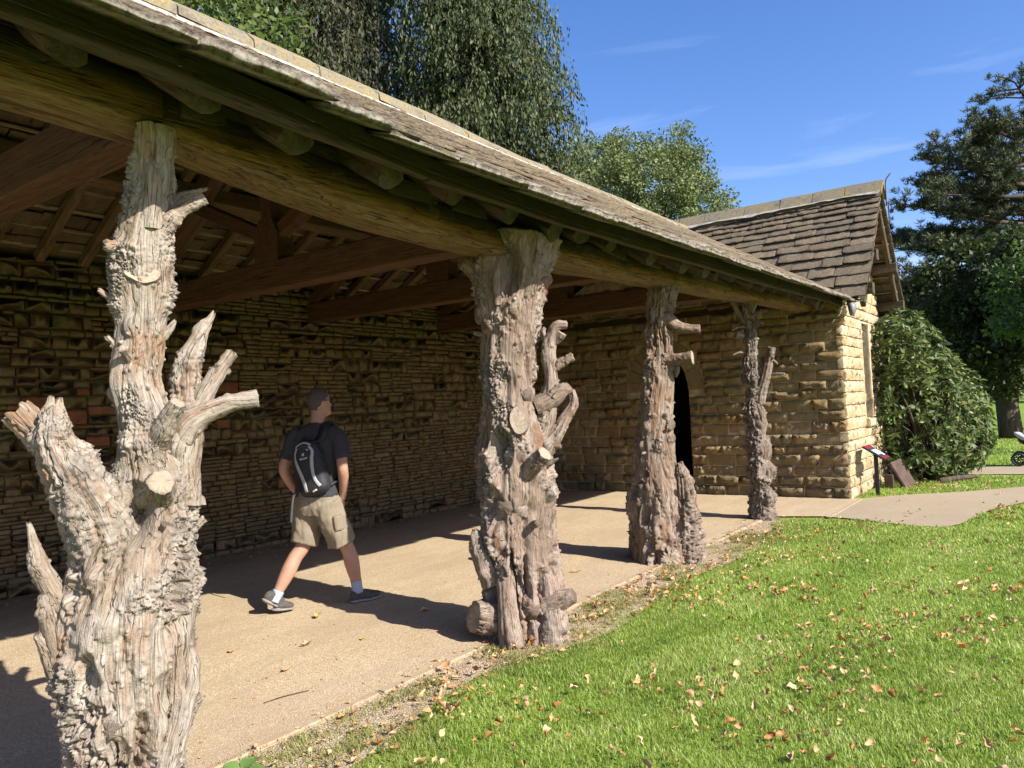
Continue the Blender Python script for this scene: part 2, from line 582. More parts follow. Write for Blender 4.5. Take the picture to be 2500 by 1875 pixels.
MAT['log'] = m_timber('old_log_end', (0.065, 0.045, 0.028), (0.13, 0.092, 0.058), (0.24, 0.175, 0.12), (2.0, 9, 9), (0.055, 0.045, 0.022))
MAT['batten'] = m_timber('pale_batten', (0.33, 0.25, 0.15), (0.44, 0.35, 0.22), (0.52, 0.43, 0.29), (2, 20, 20))
MAT['lead'] = plain('grey_lead_sheet', (0.20, 0.21, 0.23), 0.6, 0.3, metal=0.3, var=0.3, scale=8)
MAT['rust'] = plain('rusty_iron', (0.10, 0.055, 0.035), 0.7, 0.4, metal=0.4)
MAT['void'] = plain('interior_painted_dark', (0.03, 0.028, 0.025), 0.95, 0.05)  # near-black colour stands in for the darkness indoors

m = Mt('bound_gravel_paving', 0.9, 0.15)
p = m.pos()
v = m.voro(p, 170, out='Color')
vb = m.n('ShaderNodeSeparateColor', {'Color': v}).outputs[0]
c = m.ramp(vb, [(0.0, (0.30, 0.215, 0.12)), (0.35, (0.49, 0.375, 0.225)), (0.7, (0.58, 0.455, 0.285)), (0.93, (0.66, 0.545, 0.385)), (1.0, (0.80, 0.73, 0.60))])
c = m.mix(m.ramp(m.noise(p, 1.1, 5, 0.65), [(0.35, 0.38), (0.62, 0.0)]), c, (0.40, 0.29, 0.185))
c = m.mix(m.ramp(m.noise(p, 4.5, 4, 0.6), [(0.5, 0.0), (0.7, 0.3)]), c, (0.55, 0.44, 0.29))
c = m.mix(m.ramp(m.noise(m.map(p, (0.6, 2.2, 1)), 1.3, 6, 0.7, 0.8), [(0.46, 0.0), (0.60, 0.45)]), c, (0.40, 0.31, 0.205))
c = m.mix(m.ramp(m.noise(p, 16, 3, 0.6), [(0.60, 0.0), (0.72, 0.35)]), c, (0.30, 0.225, 0.15))
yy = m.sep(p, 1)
back_dark = m.math('MULTIPLY', m.ramp(m.math('MULTIPLY', yy, 0.1), [(0.66, 0.0), (0.80, 1.0)]), m.ramp(m.noise(p, 3, 5, 0.7), [(0.3, 0.4), (0.6, 1.0)]))  # paving colour darkens towards the back wall, broken up by noise
c = m.mix(m.math('MULTIPLY', back_dark, 0.75), c, (0.105, 0.075, 0.045))
m.col(c)
m.bump(m.math('ADD', m.voro(p, 170), m.math('MULTIPLY', m.noise(p, 3.0, 4), 0.8)), 0.45, 0.006)
MAT['paving'] = m.m

m = Mt('tarmac_path', 0.9, 0.15)
p = m.pos()
c = m.ramp(m.noise(p, 90, 4, 0.7), [(0.3, (0.31, 0.25, 0.168)), (0.55, (0.41, 0.34, 0.235)), (0.75, (0.52, 0.445, 0.325))])
c = m.mix(m.ramp(m.noise(p, 1.2, 6, 0.7), [(0.4, 0.0), (0.62, 0.5)]), c, (0.34, 0.26, 0.17))
c = m.mix(m.ramp(m.noise(p, 9, 4, 0.7), [(0.56, 0.0), (0.7, 0.4)]), c, (0.24, 0.18, 0.115))
m.col(c)
m.bump(m.noise(p, 90, 4), 0.4, 0.005)
MAT['path'] = m.m

m = Mt('concrete_kerb', 0.9, 0.15)
p = m.pos()
c = m.ramp(m.noise(p, 18, 5, 0.7), [(0.3, (0.34, 0.26, 0.165)), (0.6, (0.47, 0.385, 0.27))])
c = m.mix(m.ramp(m.noise(p, 5, 4), [(0.42, 0.0), (0.6, 0.8)]), c, (0.40, 0.29, 0.175))
m.col(c)
m.bump(m.noise(p, 50, 5), 0.5, 0.006)
MAT['kerb'] = m.m

m = Mt('dry_earth_and_grit', 0.95, 0.1)
p = m.pos()
v = m.n('ShaderNodeSeparateColor', {'Color': m.voro(p, 95, out='Color')}).outputs[1]
c = m.ramp(v, [(0.0, (0.36, 0.26, 0.17)), (0.5, (0.50, 0.385, 0.27)), (0.85, (0.56, 0.45, 0.33)), (1.0, (0.68, 0.60, 0.49))])
c = m.mix(m.ramp(m.noise(p, 7, 5, 0.7), [(0.45, 0.0), (0.62, 0.5)]), c, (0.34, 0.27, 0.14))
m.col(c)
m.bump(m.math('ADD', m.voro(p, 95), m.noise(p, 14, 5)), 0.7, 0.012)
MAT['dirt'] = m.m

m = Mt('lawn_soil_and_thatch', 0.95, 0.1)
p = m.pos()
c = m.ramp(m.noise(p, 55, 5, 0.7), [(0.3, (0.10, 0.17, 0.022)), (0.5, (0.19, 0.29, 0.04)), (0.7, (0.28, 0.37, 0.075))])
c = m.mix(m.ramp(m.noise(p, 0.7, 5, 0.6), [(0.45, 0.0), (0.68, 0.5)]), c, (0.27, 0.36, 0.06))
m.col(c)
m.bump(m.noise(p, 60, 5), 0.8, 0.02)
MAT['lawn'] = m.m

m = Mt('grass_blade', 0.45, 0.35)
r = m.rnd()
n = m.noise(m.pos(), 1.5, 6, 0.7, 0.5)
f = m.math('ADD', m.math('MULTIPLY', r, 0.42), m.math('MULTIPLY', m.math('MULTIPLY_ADD', n, 2.6, -0.8, clamp=True), 0.58))
dry = m.attr('dry')
c = m.ramp(f, [(0.08, (0.13, 0.215, 0.04)), (0.34, (0.26, 0.375, 0.06)), (0.60, (0.40, 0.51, 0.10)), (0.85, (0.62, 0.65, 0.27))])
c = m.mix(dry, c, m.ramp(r, [(0.0, (0.26, 0.22, 0.08)), (1.0, (0.40, 0.33, 0.15))]))
m.col(c)
tr = m.n('ShaderNodeBsdfTranslucent', {'Color': m.mix(0.4, c, (0.30, 0.45, 0.04))})
mx = m.n('ShaderNodeMixShader', {0: 0.42})
m.t.links.new(m.b.outputs[0], mx.inputs[1])
m.t.links.new(tr.outputs[0], mx.inputs[2])
m.t.links.new(mx.outputs[0], m.out.inputs[0])
MAT['grass'] = m.m

MAT['dead_leaf'] = leaf_material('fallen_leaf_brown', [(0.1, (0.34, 0.125, 0.04)), (0.3, (0.52, 0.235, 0.075)), (0.5, (0.58, 0.35, 0.15)), (0.7, (0.62, 0.46, 0.26)), (0.9, (0.42, 0.20, 0.08))],
                                 0.55, 0.15, (0.5, 0.25, 0.05))
MAT['yellow_leaf'] = leaf_material('fallen_leaf_yellow', [(0.2, (0.62, 0.42, 0.04)), (0.8, (0.70, 0.52, 0.12))], 0.5, 0.2, (0.6, 0.5, 0.05))
MAT['cypress'] = leaf_material('cypress_spray', [(0.15, (0.028, 0.044, 0.012)), (0.4, (0.055, 0.078, 0.021)), (0.65, (0.095, 0.122, 0.036)), (0.9, (0.15, 0.17, 0.072))], 0.6, 0.2, (0.10, 0.16, 0.03))
MAT['brown_conifer'] = leaf_material('brown_conifer_spray', [(0.15, (0.030, 0.040, 0.016)), (0.45, (0.055, 0.066, 0.026)), (0.75, (0.085, 0.088, 0.040)), (0.95, (0.12, 0.125, 0.055))], 0.65, 0.15, (0.1, 0.1, 0.04))
MAT['round_leaf'] = leaf_material('silvery_broadleaf', [(0.15, (0.075, 0.105, 0.038)), (0.4, (0.15, 0.19, 0.07)), (0.65, (0.23, 0.27, 0.105)), (0.9, (0.36, 0.38, 0.20))], 0.6, 0.25, (0.2, 0.3, 0.06), 0.2)
MAT['sycamore'] = leaf_material('sycamore_leaf', [(0.15, (0.06, 0.095, 0.025)), (0.5, (0.12, 0.17, 0.045)), (0.85, (0.22, 0.27, 0.08))], 0.45, 0.4, (0.2, 0.35, 0.05))
MAT['pine'] = leaf_material('pine_needles', [(0.15, (0.030, 0.050, 0.026)), (0.45, (0.065, 0.092, 0.040)), (0.72, (0.125, 0.14, 0.055)), (0.92, (0.26, 0.17, 0.06))], 0.55, 0.1, (0.08, 0.12, 0.03))
MAT['dark_oak'] = leaf_material('dark_shade_leaf', [(0.15, (0.018, 0.030, 0.008)), (0.5, (0.034, 0.052, 0.013)), (0.9, (0.075, 0.095, 0.025))], 0.55, 0.25, (0.09, 0.15, 0.015))
MAT['bright_leaf'] = leaf_material('bright_green_leaf', [(0.15, (0.045, 0.085, 0.02)), (0.5, (0.085, 0.14, 0.035)), (0.9, (0.14, 0.20, 0.05))], 0.45, 0.35, (0.16, 0.28, 0.04))
MAT['rhodo'] = leaf_material('rhododendron_leaf', [(0.15, (0.045, 0.075, 0.024)), (0.45, (0.092, 0.135, 0.038)), (0.7, (0.155, 0.20, 0.052)), (0.93, (0.27, 0.25, 0.075))], 0.5, 0.15, (0.15, 0.25, 0.04), 0.3)
MAT['far_leaf'] = leaf_material('far_tree_leaf', [(0.15, (0.035, 0.06, 0.025)), (0.6, (0.075, 0.11, 0.045)), (0.9, (0.11, 0.15, 0.06))], 0.6, 0.2)
MAT['weed'] = leaf_material('weed_leaf', [(0.2, (0.13, 0.24, 0.06)), (0.8, (0.19, 0.32, 0.09))], 0.5, 0.3)
m = Mt('tree_bark', 0.9, 0.15)
p = m.pos()
c = m.ramp(m.noise(m.map(p, (9, 9, 1.6)), 1.5, 5, 0.65), [(0.3, (0.045, 0.034, 0.025)), (0.7, (0.14, 0.11, 0.085))])
m.col(c)
m.bump(m.noise(m.map(p, (9, 9, 1.6)), 1.5, 5), 0.8, 0.03)
MAT['bark'] = m.m
MAT['dead_twig'] = plain('bleached_dead_wood', (0.45, 0.40, 0.33), 0.8)
MAT['grey_bed'] = plain('grey_bedding_mortar', (0.34, 0.32, 0.28), 0.95, 0.1, var=0.35, scale=9)

# ================================================================== GROUND
def sheet(name, poly, z, mat, **kw):
    me = new_mesh(name, [(x, y, z) for x, y in poly], [list(range(len(poly)))], [mat])
    return link(name, me, None, **kw)


def wob(x, amp=0.05, seed=3, f=1.3):
    x = np.atleast_1d(np.asarray(x, float))
    return amp * fbm(np.c_[x * f, np.full(len(x), seed * 1.7), np.zeros(len(x))], 3, seed)


WALL_Y = 8.0          # face of the long rubble wall
LODGE_X = 12.0        # face of the lodge wall with the door
GABLE_Y = 2.62        # face of the lodge's gable wall

link('lawn', new_mesh('lawn', [(-600, -600, -0.02), (900, -600, -0.02), (900, 600, -0.02), (-600, 600, -0.02)],
                      [[0, 1, 2, 3]], [MAT['lawn']]), kind='structure')
xs = np.arange(-3.0, 9.9, 0.15)
edge = 2.99 + 0.02 * (xs - 4) * 0.5 + wob(xs, 0.14, 5, 1.1)
edge = np.where(xs > 9.2, 3.16, edge)
lowe = edge - .26 + .10 * np.sin(xs * 2.3)
V = [(x, y, -.012) for x, y in zip(xs, lowe)] + [(x, 3.25, -.012) for x in xs]
n = len(xs)
link('earth_strip', new_mesh('earth_strip', V, [[k, k + 1, n + k + 1, n + k] for k in range(n - 1)], [MAT['dirt']]), kind='structure')
# paved floor under the roof
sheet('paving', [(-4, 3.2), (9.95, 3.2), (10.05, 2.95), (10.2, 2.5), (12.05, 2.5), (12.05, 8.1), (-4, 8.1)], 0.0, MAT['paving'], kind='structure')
# tarmac path that bends away to the right
low = spath([(10.18, 2.52, 0), (10.10, 2.16, 0), (9.86, 1.6, 0), (9.80, 1.2, 0), (10.2, 1.02, 0), (11.15, 0.88, 0), (12.2, 0.5, 0), (13.4, -0.4, 0), (14.0, -3.0, 0), (14.2, -9, 0)], 50)[:, :2]
upp = spath([(12.06, 2.52, 0), (12.69, 2.0, 0), (13.3, 1.28, 0), (14.2, 0.5, 0), (15.3, -1.0, 0), (15.8, -3.5, 0), (16.2, -9, 0)], 40)[:, :2]
sheet('path', [tuple(q) for q in low] + [tuple(q) for q in upp[::-1]], -0.004, MAT['path'], kind='structure')
sheet('far_path', [(15.9, 1.9), (16.2, 0.4), (16.5, -6), (18.3, -6), (17.9, 0.5), (17.3, 1.9), (17.2, 8), (15.9, 8)], -0.006, MAT['path'], kind='structure')
# pale joint line in the paving by the lodge
link('paving_joint', box_mesh('paving_joint', (11.05, 2.49, 0.001), (1.9, 0.05, 0.008), [MAT['kerb']]), kind='structure')

# kerb stones along the paved floor
kerb = thing('kerb', 'pale worn kerb line along the edge of the paved floor', 'kerb', (2, 3.2, 0))
kerb['kind'] = 'structure'
del kerb['category']
x = -2.0
while x < 9.75:
    ln = random.uniform(0.55, 0.95)
    ln = min(ln, 9.8 - x)
    me = box_mesh('kerb_stone', (0, 0, 0), (ln - 0.012, 0.075 + random.uniform(-.012, .012), 0.1), [MAT['kerb']], 0.012)
    o = part('kerb_stone', me, kerb)
    o.location = (x + ln / 2, 3.195 + random.uniform(-.012, .012), -0.046 + random.uniform(-.006, .004))
    o.rotation_euler = (random.uniform(-.06, .06), 0, random.uniform(-.015, .015))
    x += ln


# ================================================================== STONES
def stone_mesh(seed, rough, nx=6, nz=4, depth=0.09, inset=0.10, rock=False):
    """block: unit wide and tall, true depth in y; the face looks towards -y. rock: flat margins round a broken, faceted boss"""
    r = np.random.default_rng(seed)
    gx = np.r_[-.5, np.linspace(-.455, .455, nx - 2), .5]
    gz = np.r_[-.5, np.linspace(-.40, .40, nz - 2), .5]
    X, Z = np.meshgrid(gx, gz)
    x, z = X.ravel(), Z.ravel()
    edge = np.minimum(0.5 - abs(x), (0.5 - abs(z)) * 0.6)
    if rock:
        boss = (edge + .10 * (r.random(x.size) - .5) + .10 * (z - r.uniform(-.3, .3)) > .035) & (edge > .005)
        boss = boss.astype(float)
        Y = -boss * rough * (.15 + .95 * r.random(x.size) + r.uniform(-.5, .5) * z + r.uniform(-.4, .4) * x) - .005
    else:
        boss = (edge > .01).astype(float)
        tilt = r.uniform(-.5, .5) * x + r.uniform(-.6, .6) * z
        Y = -boss * rough * np.maximum(.3, .85 + .35 * tilt + .22 * (r.random(x.size) - .5))
    jx = np.where(abs(x) > .49, (r.random(x.size) - .7) * inset * 0.5 * np.sign(x), (r.random(x.size) - .5) * .35 / nx)
    jz = np.where(abs(z) > .49, (r.random(x.size) - .75) * inset * np.sign(z), (r.random(x.size) - .5) * .35 / nz)
    V = np.c_[x + jx, Y, z + jz]
    F = []
    for j in range(nz - 1):
        for i in range(nx - 1):
            a = j * nx + i
            if r.random() < .5:
                F += [[a, a + 1, a + nx + 1], [a, a + nx + 1, a + nx]]
            else:
                F += [[a, a + 1, a + nx], [a + 1, a + nx + 1, a + nx]]
    ring = [i for i in range(nx)] + [j * nx + nx - 1 for j in range(1, nz)] + [(nz - 1) * nx + i for i in range(nx - 2, -1, -1)] + [j * nx for j in range(nz - 2, 0, -1)]
    n0 = len(V)
    back = V[ring].copy()
    back[:, 1] = depth
    V = np.vstack([V, back])
    k = len(ring)
    for i in range(k):
        a, b, c, d = ring[(i + 1) % k], ring[i], n0 + i, n0 + (i + 1) % k
        F += [[a, b, c], [a, c, d]]
    return V, np.array(F)


VAR = {}
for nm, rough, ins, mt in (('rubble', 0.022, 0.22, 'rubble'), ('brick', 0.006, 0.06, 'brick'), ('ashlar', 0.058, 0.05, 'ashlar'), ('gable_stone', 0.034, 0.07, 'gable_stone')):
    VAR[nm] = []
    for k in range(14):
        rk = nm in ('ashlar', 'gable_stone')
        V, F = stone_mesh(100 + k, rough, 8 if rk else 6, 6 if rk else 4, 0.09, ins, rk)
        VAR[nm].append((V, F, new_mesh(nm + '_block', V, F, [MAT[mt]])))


def lay_stones(parent, items, limit, rotz, name='stone'):
    """items: (rank, kind, origin xyz, width, height, proud). The largest become objects, the rest one joined part."""
    items = sorted(items, key=lambda t: -t[0])
    rest = {}
    R = np.array([[math.cos(rotz), -math.sin(rotz), 0], [math.sin(rotz), math.cos(rotz), 0], [0, 0, 1]])
    for i, (_, kind, o, w, h, proud) in enumerate(items):
        k = random.randrange(14)
        fx = random.choice((1, 1, -1))
        tilt = random.uniform(-.02, .02)
        V, F, me = VAR[kind][k]
        if i < limit:
            ob = part('brick' if kind == 'brick' else name, me, parent)
            ob.location = o
            ob.scale = (w, proud, h)
            ob.rotation_euler = (0, tilt, rotz)
        else:
            v = V * np.array([w, proud, h])
            ct, st = math.cos(tilt), math.sin(tilt)
            v = np.c_[v[:, 0] * ct + v[:, 2] * st, v[:, 1], -v[:, 0] * st + v[:, 2] * ct]
            rest.setdefault(kind, []).append((v @ R.T + np.array(o), F))
    for kind, lst in rest.items():
        v, f = join(lst)
        part('small_stones' if kind != 'brick' else 'small_bricks', new_mesh('stones_joined', v, f, [MAT[kind]]), parent, kind='stuff')


# ---- the long rubble wall at the back
wall = thing('rubble_wall', 'long dark rubble stone wall along the back of the open shelter', 'wall', (6, WALL_Y, 0))
part('mortar_core', box_mesh('mortar_core', (4.6, WALL_Y + 0.255, 1.55), (15.2, 0.4, 3.3), [MAT['dark_mortar']]), wall)
items = []


def cx_big(x, z):
    return (x < 3.6 and .95 < z < 2.6) or z < .10


def rubble_block(x0, x1, z0, z1, thin):
    """one patch of the wall with courses of its own"""
    z = z0
    while z < z1 - .012:
        H = random.uniform(.034, .066) if thin else random.uniform(.07, .17)
        if z1 - (z + H) < .03:
            H = z1 - z
        x = x0
        while x < x1 - .01:
            w = random.uniform(.09, .34) if thin else random.uniform(.11, .34)
            if x1 - (x + w) < .07:
                w = x1 - x
            cx = x + w / 2
            dist2 = cx * cx + WALL_Y ** 2
            red = (x < 5.6 and 1.30 < z < 2.15 and random.random() < 0.20)
            yo = WALL_Y - random.uniform(-0.006, 0.014) + 0.02 * vnoise(np.array([[cx * 1.2, z * 2, 3.3]]), 5)[0]
            vis = (w * H) / dist2 * (1 if cx > 2.2 else 0.01)
            items.append((vis, 'brick' if red else 'rubble', (cx, yo, z + H / 2), w * random.uniform(.93, .985), H * random.uniform(.84, .95), random.uniform(.3, 1.5)))
            x += w
        z += H


z = -0.03
while z < 3.14:
    H = random.uniform(.15, .30)
    x = -2.4
    while x < 11.97:
        w = min(random.uniform(.22, .85), 11.97 - x)
        zm = z + H / 2
        pthin = .92 if zm < 1.05 else .55 if zm < 1.4 else .22
        if cx_big(x, zm):
            pthin = .1
        dz = 0
        rubble_block(x, x + w, z, z + H, random.random() < pthin)
        x += w
    z += H
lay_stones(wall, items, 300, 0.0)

# ---- the lodge
lodge = thing('stone_lodge', 'honey sandstone lodge with arched doorway and steep stone slate roof at the shelter end', 'building', (13.5, 5.2, 0))
DY, DW, DS = 5.50, 0.44, 1.72            # door: centre, half width, springing height
RING = 0.27


def arch_half(z, r=0.0):
    """half width of the door opening (grown by r) at height z, or 0"""
    a = DW + r
    if z <= DS:
        return a
    hgt = 0.64 + r
    t = (z - DS) / hgt
    return a * math.sqrt(max(0, 1 - t * t)) if t < 1 else 0.0


def arc_z(y):
    """height of the shelter roof's front / back slope at y"""
    return 2.85 + (y - 2.4) * .59 if y < 5.6 else 4.738 - (y - 5.6) * .59


# core of the front wall, with the opening left out
V, F = [], []
ys = sorted(set(np.round(np.r_[np.linspace(GABLE_Y + 0.02, DY - DW, 12), np.linspace(DY - DW, DY + DW, 25), np.linspace(DY + DW, 8.1, 10)], 4)))


def quad(*pts):
    n = len(V)
    V.extend(pts)
    F.append([n, n + 1, n + 2, n + 3])


XF, XB = LODGE_X - 0.002, LODGE_X + 0.40
for a, b in zip(ys[:-1], ys[1:]):
    mid = (a + b) / 2

    def zo(y):
        t = abs(y - DY) / DW
        return DS + 0.64 * math.sqrt(max(0, 1 - t * t)) if t < 1.0001 and abs(mid - DY) < DW else -0.05
    za, zb = zo(a), zo(b)
    ta, tb = min(arc_z(a) - 0.2, 4.4), min(arc_z(b) - 0.2, 4.4)
    quad((XF, a, za), (XF, a, ta), (XF, b, tb), (XF, b, zb))
    quad((XB, a, za), (XB, b, zb), (XB, b, tb), (XB, a, ta))
    if abs(mid - DY) < DW:
        quad((XF, a, za), (XF, b, zb), (XB, b, zb), (XB, a, za))
for s in (-1, 1):
    y = DY + s * DW
    quad((XF, y, -.05), (XF, y, DS), (XB, y, DS), (XB, y, -.05))
front = part('front_wall', new_mesh('front_wall', V, F, [MAT['mortar']]), lodge)
items = []
z = -0.03
row = 0
while z < 3.5:
    H = random.choice((random.uniform(.115, .15), random.uniform(.15, .19), random.uniform(.15, .19))) if z > 0.1 else 0.19
    mid = z + H / 2
    spans = [(GABLE_Y, 7.98)]
    hw = max(arch_half(z + 0.02, RING if mid > DS - .05 else 0.0), arch_half(z + H - .02, RING if mid > DS - .05 else 0.0))
    if hw > 0.02:
        spans = [(GABLE_Y, DY - hw), (DY + hw, 7.98)]
    for a, b in spans:
        y = a
        first = True
        while y < b - 0.02:
            w = random.uniform(0.17, 0.47)
            if first and a == GABLE_Y:
                w = 0.40 if row % 2 else 0.24
            first = False
            if b - (y + w) < 0.14:
                w = b - y
            zc = arc_z(y + w / 2) - 0.15
            if mid < zc:
                dist = math.hypot(12, y)
                proud = random.choice((random.uniform(.1, .4), random.uniform(.5, 1.3), random.uniform(.5, 1.3)))
                items.append((w * H / dist ** 2 * (1 if y < 7.6 else .3), 'ashlar', (LODGE_X + random.uniform(-.006, .002), y + w / 2, mid), w * 0.965, H * 0.945, proud))
            y += w
    z += H
    row += 1
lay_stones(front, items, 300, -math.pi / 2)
# arch stones
NV = 13
for k in range(NV):
    t0, t1 = math.pi * k / NV + .012, math.pi * (k + 1) / NV - .012
    vs = []
    for xx in (LODGE_X - 0.03, LODGE_X + 0.26):
        for t, r in ((t0, 0), (t1, 0), (t1, RING - .01), (t0, RING - .01)):
            vs.append((xx + random.uniform(-.008, .008), DY + math.cos(t) * (DW + r), DS + math.sin(t) * (0.64 + r)))
    me = new_mesh('arch_stone', vs, [[0, 1, 2, 3], [7, 6, 5, 4], [0, 4, 5, 1], [1, 5, 6, 2], [2, 6, 7, 3], [3, 7, 4, 0]], [MAT['ashlar']])
    part('arch_stone', me, front)
# jamb stones carried into the doorway
for s in (-1, 1):
    zz = 0.0
    while zz < DS - .05:
        h = random.uniform(.16, .26)
        h = min(h, DS - zz)
        part('jamb_stone', box_mesh('jamb_stone', (LODGE_X + .21, DY + s * (DW + .05), zz + h / 2), (.36, .12, h - .014), [MAT['ashlar']], .012), front)
        zz += h
# inner room, its darkness painted near-black
part('inner_room', new_mesh('inner_room', [(XB, 3.0, -.02), (14.7, 3.0, -.02), (14.7, 7.9, -.02), (XB, 7.9, -.02), (XB, 3.0, 3.0), (14.7, 3.0, 3.0), (14.7, 7.9, 3.0), (XB, 7.9, 3.0)],
     [[0, 1, 2, 3], [4, 7, 6, 5], [1, 5, 6, 2], [0, 4, 5, 1], [3, 2, 6, 7]], [MAT['void']]), lodge)

# gable wall
EAVE_X, EAVE_Z, RX, RZ = 11.86, 2.93, 13.5, 4.86
SL = (RZ - EAVE_Z) / (RX - EAVE_X)
FAR_X = 2 * RX - EAVE_X
WX0, WX1, WZ0, WZ1 = 13.42, 13.74, 1.14, 2.70       # narrow window slot


def gz(x):
    return RZ - 0.10 - abs(x - RX) * SL


V, F = [], []
xg = [LODGE_X + .03, WX0, WX1, 15.0]
xs = sorted(set(np.round(np.r_[np.linspace(LODGE_X + .03, WX0, 8), np.linspace(WX0, WX1, 3), np.linspace(WX1, 15.0, 8)], 4)))
Y0 = GABLE_Y - .001
for a, b in zip(xs[:-1], xs[1:]):
    inw = WX0 - .001 < (a + b) / 2 < WX1
    for z0, z1a, z1b in (((-.05), WZ0, WZ0), (WZ1, gz(a), gz(b))) if inw else (((-.05), gz(a), gz(b)),):
        quad((a, Y0, z0), (b, Y0, z0), (b, Y0, z1b), (a, Y0, z1a))
quad((WX0, Y0, WZ0), (WX0, Y0, WZ1), (WX0, Y0 + .3, WZ1), (WX0, Y0 + .3, WZ0))
quad((WX1, Y0, WZ0), (WX1, Y0 + .3, WZ0), (WX1, Y0 + .3, WZ1), (WX1, Y0, WZ1))
quad((WX0, Y0, WZ1), (WX1, Y0, WZ1), (WX1, Y0 + .3, WZ1), (WX0, Y0 + .3, WZ1))
quad((WX0, Y0, WZ0), (WX0, Y0 + .3, WZ0), (WX1, Y0 + .3, WZ0), (WX1, Y0, WZ0))
quad((15.0, Y0, -.05), (15.0, 8.2, -.05), (15.0, 8.2, 2.9), (15.0, Y0, 2.9))
gable = part('gable_wall', new_mesh('gable_wall', V, F, [MAT['pale_mortar']]), lodge)
part('slot_dark_panel', box_mesh('slot_dark_panel', ((WX0 + WX1) / 2, Y0 + .27, (WZ0 + WZ1) / 2), (WX1 - WX0 - .01, .02, WZ1 - WZ0 - .01), [MAT['void']]), gable)  # near-black panel, paints the dark depth of the slot
part('window_sill', box_mesh('window_sill', ((WX0 + WX1) / 2, Y0 + .02, WZ0 - .07), (.62, .20, .13), [MAT['gable_stone']], .015), gable)
part('window_jamb', box_mesh('window_jamb', (WX1 + .05, Y0 + .06, (WZ0 + WZ1) / 2), (.11, .20, WZ1 - WZ0), [MAT['gable_stone']], .012), gable)
part('window_jamb', box_mesh('window_jamb', (WX0 - .045, Y0 + .075, (WZ0 + WZ1) / 2), (.10, .16, WZ1 - WZ0), [MAT['gable_stone']], .012), gable)
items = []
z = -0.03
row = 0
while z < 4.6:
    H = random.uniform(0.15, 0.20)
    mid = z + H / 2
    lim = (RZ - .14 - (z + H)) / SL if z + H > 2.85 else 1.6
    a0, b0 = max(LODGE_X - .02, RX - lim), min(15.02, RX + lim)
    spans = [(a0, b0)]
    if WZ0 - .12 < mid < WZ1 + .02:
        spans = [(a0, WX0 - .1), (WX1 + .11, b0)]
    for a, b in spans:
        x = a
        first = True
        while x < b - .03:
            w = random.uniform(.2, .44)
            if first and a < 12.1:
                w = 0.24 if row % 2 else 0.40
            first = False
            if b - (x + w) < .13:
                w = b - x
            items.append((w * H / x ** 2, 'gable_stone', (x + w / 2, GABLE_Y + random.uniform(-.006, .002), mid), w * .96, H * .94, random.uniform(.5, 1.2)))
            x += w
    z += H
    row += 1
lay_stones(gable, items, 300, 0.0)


# ================================================================== SLATES
def slate_mesh(seed, nx=7, mats=()):
    """unit slab: x across, y up the slope (tail at y=0), z thickness 1; ragged tail"""
    r = np.random.default_rng(seed)
    gx = np.linspace(-.5, .5, nx)
    tail = (r.random(nx) - .3) * 0.045
    tail[0] += .03 * r.random()
    tail[-1] += .03 * r.random()
    top_t = 1.0 + (r.random(nx) - .5) * .7
    V = []
    for i, xx in enumerate(gx):
        sx = xx * (1 - .02 * r.random())
        V += [(sx, tail[i] + .015 * r.random(), 0.0), (sx, tail[i] - .02 * r.random(), top_t[i]),
              (sx, .5, 1.0 + (r.random() - .5) * .35), (sx, 1.0, 1.0), (sx, 1.0, 0.0)]
    F = []
    for i in range(nx - 1):
        a, b = i * 5, (i + 1) * 5
        for k in range(4):
            F.append([a + k, b + k, b + k + 1, a + k + 1])
        F.append([a + 4, b + 4, b, a])
    F += [[0, 1, 2, 3], [3, 4, 0]]
    n = (nx - 1) * 5
    F += [[n + 3, n + 2, n + 1, n], [n, n + 4, n + 3]]
    return np.array(V), F


def tri_faces(F):
    out = []
    for f in F:
        for k in range(1, len(f) - 1):
            out.append([f[0], f[k], f[k + 1]])
    return np.array(out)


SLV = {}
for mt in ('slate', 'eave_slate', 'under_slate'):
    SLV[mt] = []
    for k in range(12):
        V, F = slate_mesh(40 + k)
        T = tri_faces(F)
        SLV[mt].append((V, T, new_mesh(mt, V, T, [MAT[mt]])))


def lay_slates(parent, items, limit):
    """items: (rank, material, matrix 4x4)"""
    items = sorted(items, key=lambda t: -t[0])
    rest = {}
    for i, (_, mt, M) in enumerate(items):
        V, T, me = SLV[mt][random.randrange(12)]
        if i < limit:
            o = part('slate', me, parent)
            o.matrix_basis = Matrix(M.tolist())
        else:
            v = V @ M[:3, :3].T + M[:3, 3]
            rest.setdefault(mt, []).append((v, T))
    for mt, lst in rest.items():
        v, f = join(lst)
        part('small_slates', new_mesh('slates_joined', v, f, [MAT[mt]]), parent, kind='stuff')


def slate_matrix(p, ax, up, w, ln, th, lift, yaw=0.0):
    """p: tail centre; ax: along the course; up: up the slope; lift: how far the tail rides above the head"""
    ax, up = np.array(ax, float), np.array(up, float)
    nrm = np.cross(ax, up)
    u2 = up * math.cos(lift) - nrm * math.sin(lift)
    n2 = np.cross(ax, u2)
    a2 = ax * math.cos(yaw) + u2 * math.sin(yaw)
    u3 = u2 * math.cos(yaw) - ax * math.sin(yaw)
    M = np.eye(4)
    M[:3, 0] = a2 * w
    M[:3, 1] = u3 * ln
    M[:3, 2] = n2 * th
    M[:3, 3] = np.array(p, float)
    return M


def sag(x):
    return float(np.interp(x, [-2, 1.3, 1.96, 2.5, 3.4, 4.7, 6.7, 8.7, 10.7, 12.5], [.03, .005, -.035, -.066, -.115, -.110, -.078, -.042, -.005, .02])) + 0.008 * math.sin(x * 4.1)


